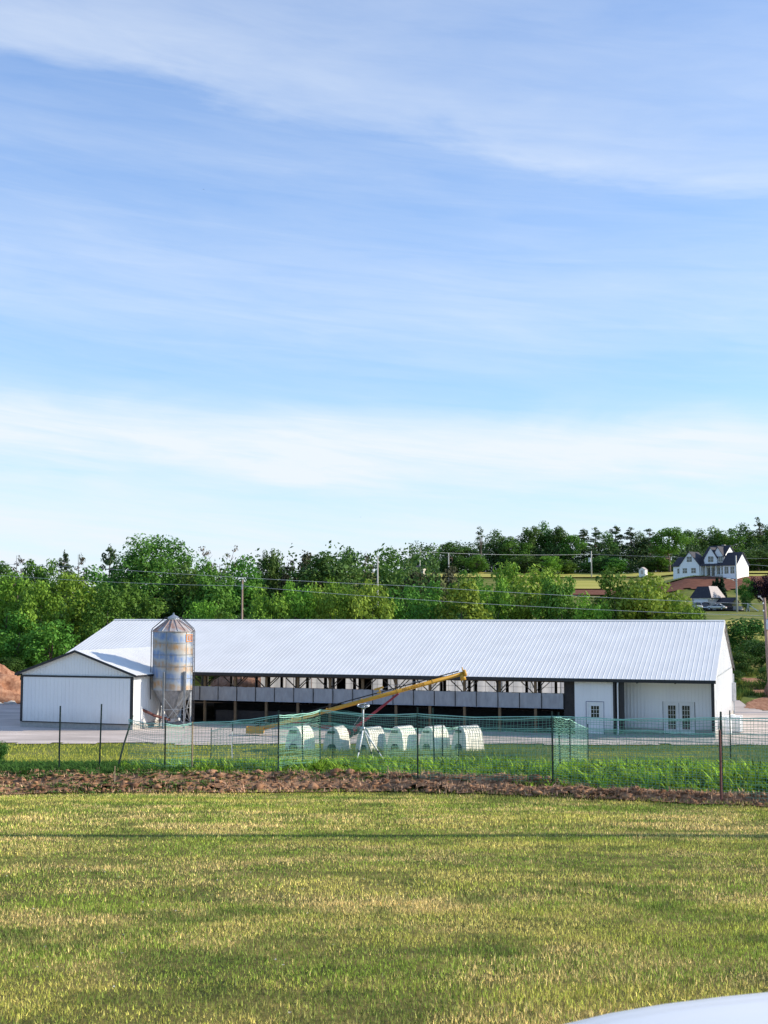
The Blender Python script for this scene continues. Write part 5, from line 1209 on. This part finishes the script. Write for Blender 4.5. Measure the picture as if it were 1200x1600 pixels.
# ------------------------------------------------------------------ poles and wires
def pole(px,topy,y,r,label,m,top=None,name='utility_pole',basey=None,arms=(),lean=0,group=None):
    x=XA(px,y); zb=float(H(x,y)); h=P(px,topy,y).z-zb; root=empty(name,(x,y,zb),label,'pole',group)
    mb=MB(); mb.tube([(lean,0,-1.0),(0,0,h)],[r,r*.68],10); mb.build('shaft',m,root,True); return root,h
o,h=pole(379,906,117,.115,'brown wooden utility pole among the bright trees',M['poleold'],group='utility poles')
mb=MB(); mb.box(-.05,.05,-.12,-.02,h-.9,h-.4); mb.build('bracket',M['galv'],o)
o,h=pole(590,869,200,.16,'thin grey pole standing among the trees in the middle',M['polegrey'],group='utility poles'); mb=MB(); mb.box(-.09,.09,-.09,.09,h,h+.05); mb.build('pole_cap',M['galv'],o)
o,h=pole(656,856,330,.20,'tall grey pole at the left end of the far field',M['polegrey'],group='utility poles'); mb=MB(); mb.box(-.15,.15,-.15,.15,h,h+.06); mb.build('pole_cap',M['galv'],o)
o,h=pole(701,864,332,.20,'short grey pole above the brown-leaved tree',M['polegrey'],group='utility poles'); mb=MB(); mb.box(-.5,.5,-.1,.1,h-1.0,h-.8); mb.build('crossarm',M['poleold'],o)
o,h=pole(924,861,404,.24,'grey pole with a transformer in front of the far wood',M['polegrey'],group='utility poles'); mb=MB(); mb.lathe([(.01,0),(.42,.02),(.42,1.3),(.2,1.45),(.01,1.5)],14,(-.6,-.1,h-3.6)); mb.build('transformer',M['galv'],o)
o,h=pole(1150,868,276,.22,'pale lamp pole right of the garage, with a street lamp arm',M['polegrey'],name='lamp_pole')
mb=MB(); hz=P(1150,909,276).z-o.location.z; mb.tube([(0,0,hz),(-.9,-.2,hz+.45),(-1.5,-.3,hz+.62)],.06,6); mb.build('lamp_arm',M['galv'],o); mb=MB(); mb.loft([[Vector((-1.4+a*.0-.9*k,-.3+.14*math.cos(t)*(1-.3*k),hz+.62+.10*math.sin(t)*(1-.3*k)+.12*k)) for t in [j*6.2832/8 for j in range(8)] for a in (0,)] for k in (0,.5,1)]); mb.build('lamp_head',M['white'],o)
PR,hr=pole(1192.5,934,101,.175,'brown utility pole with a transformer at the right picture edge',M['poleold'],lean=.38,group='utility poles')
mb=MB(); zt_=P(1196,984,101).z-PR.location.z; mb.lathe([(.01,-.05),(.20,0),(.22,.05),(.22,.78),(.16,.86),(.01,.90)],16,(.22,-.26,zt_)); mb.tube([(.22,-.26,zt_+.85),(.22,-.26,zt_+1.0)],.05,8); mb.box(.05,.3,-.10,-.02,zt_+.1,zt_+.6); mb.build('transformer',M['galv'],PR)
mb=MB(); mb.bar((.05,0,hr-.35),(-.38,-.1,hr+.10),.07,.07); mb.box(-.5,-.30,-.16,-.04,hr+.03,hr+.16); mb.build('bracket',M['polegrey'],PR)
mb=MB(); 
for z in (.5,1.1): mb.lathe([(.03,0),(.06,.03),(.06,.09),(.03,.12)],8,(-.12,-.14,hr-z))
mb.build('insulator',M['white'],PR)
# a pole just outside the frame throws the long shadow across the lawn
sp_=empty('utility_pole',(8.1,17.6,float(H(8.1,17.6))),'wooden utility pole on the lawn to the right, outside the picture','pole','utility poles'); mb=MB(); mb.tube([(0,0,-1),(0,0,9.2)],[.21,.17],12); mb.build('shaft',M['poleold'],sp_,True); mb=MB(); mb.box(-.06,.06,-1.1,1.1,8.5,8.62); mb.build('crossarm',M['poleold'],sp_)
def wire(pts,label,sag=.2,r=.014):
    line=[]
    for a,b in zip(pts[:-1],pts[1:]):
        for i in range(14): t=i/14; line.append(a.lerp(b,t)-Vector((0,0,sag*4*t*(1-t))))
    line.append(pts[-1]); mb=MB(); mb.tube(line,r,5,False); o=mb.build('power_line',M['wire'],None); return tag(o,label,'power line','power lines')
wire([P(1192,944,101),P(640,915.5,108),P(128,886,114),P(-150,871,122)],'upper power line across the trees, running from the right utility pole',.12)
wire([P(1192,962,101),P(379,915.5,116.9),P(-150,886,124)],'lower power line passing the top of the brown utility pole',.35)
wire([P(924,866,404),P(1330,872,404)],'far power line in front of the far wood right of the transformer pole',.6,.035)
wire([P(924,866,404),P(656,862,330)],'far power line between the transformer pole and the tall grey pole',.5,.035)
wire([P(1150,880,276),P(1300,889,276)],'thin power line from the lamp pole to the right picture edge',.2,.03)
# playground slide
sr=empty('playground_slide',foot(1174,283),'small white playground slide on the grass right of the lamp pole','slide',rz=R_(-10)); mb=MB(); mb.prism([(-1.0,-.3,1.6),(-.8,-.3,1.6),(1.3,-.3,.15),(1.3,-.3,.05),(1.1,-.3,.08)],(0,.6,0)); mb.build('chute',M['white'],sr)
for s in (-.3,.3): mb=MB(); mb.bar((-1.3,s,0),(-.95,s,1.9),.1); mb.bar((-.7,s,0),(-.95,s,1.6),.08); mb.build('ladder',M['galv'],sr)
# birds
def bird(px,py,y,s,label):
    root=empty('bird',P(px,py,y),label,'bird','birds high in the sky'); mb=MB(); mb.lathe([(.005,-.5),(.06,-.35),(.11,0),(.07,.3),(.02,.45)],8); b=mb.build('body',M['bird'],root,True); b.rotation_euler=(math.pi/2,0,.6)
    for sg in (-1,1): mb=MB(); mb.prism([(0,.12,.02),(sg*.5,.16,.20),(sg*1.0,-.02,.10),(sg*.5,-.10,.17),(0,-.12,.02)],(0,0,.02)); mb.build('wing',M['bird'],root)
    root.scale=(s,s,s); return root
bird(318,296,150,.14,'tiny dark bird in the upper left of the sky'); bird(563,808,200,.16,'tiny dark bird low in the sky above the trees')
# prototypes never placed are removed
for L_ in PT.values():
    for r in L_:
        if r not in used:
            for c in list(r.children): bpy.data.objects.remove(c)
            bpy.data.objects.remove(r)
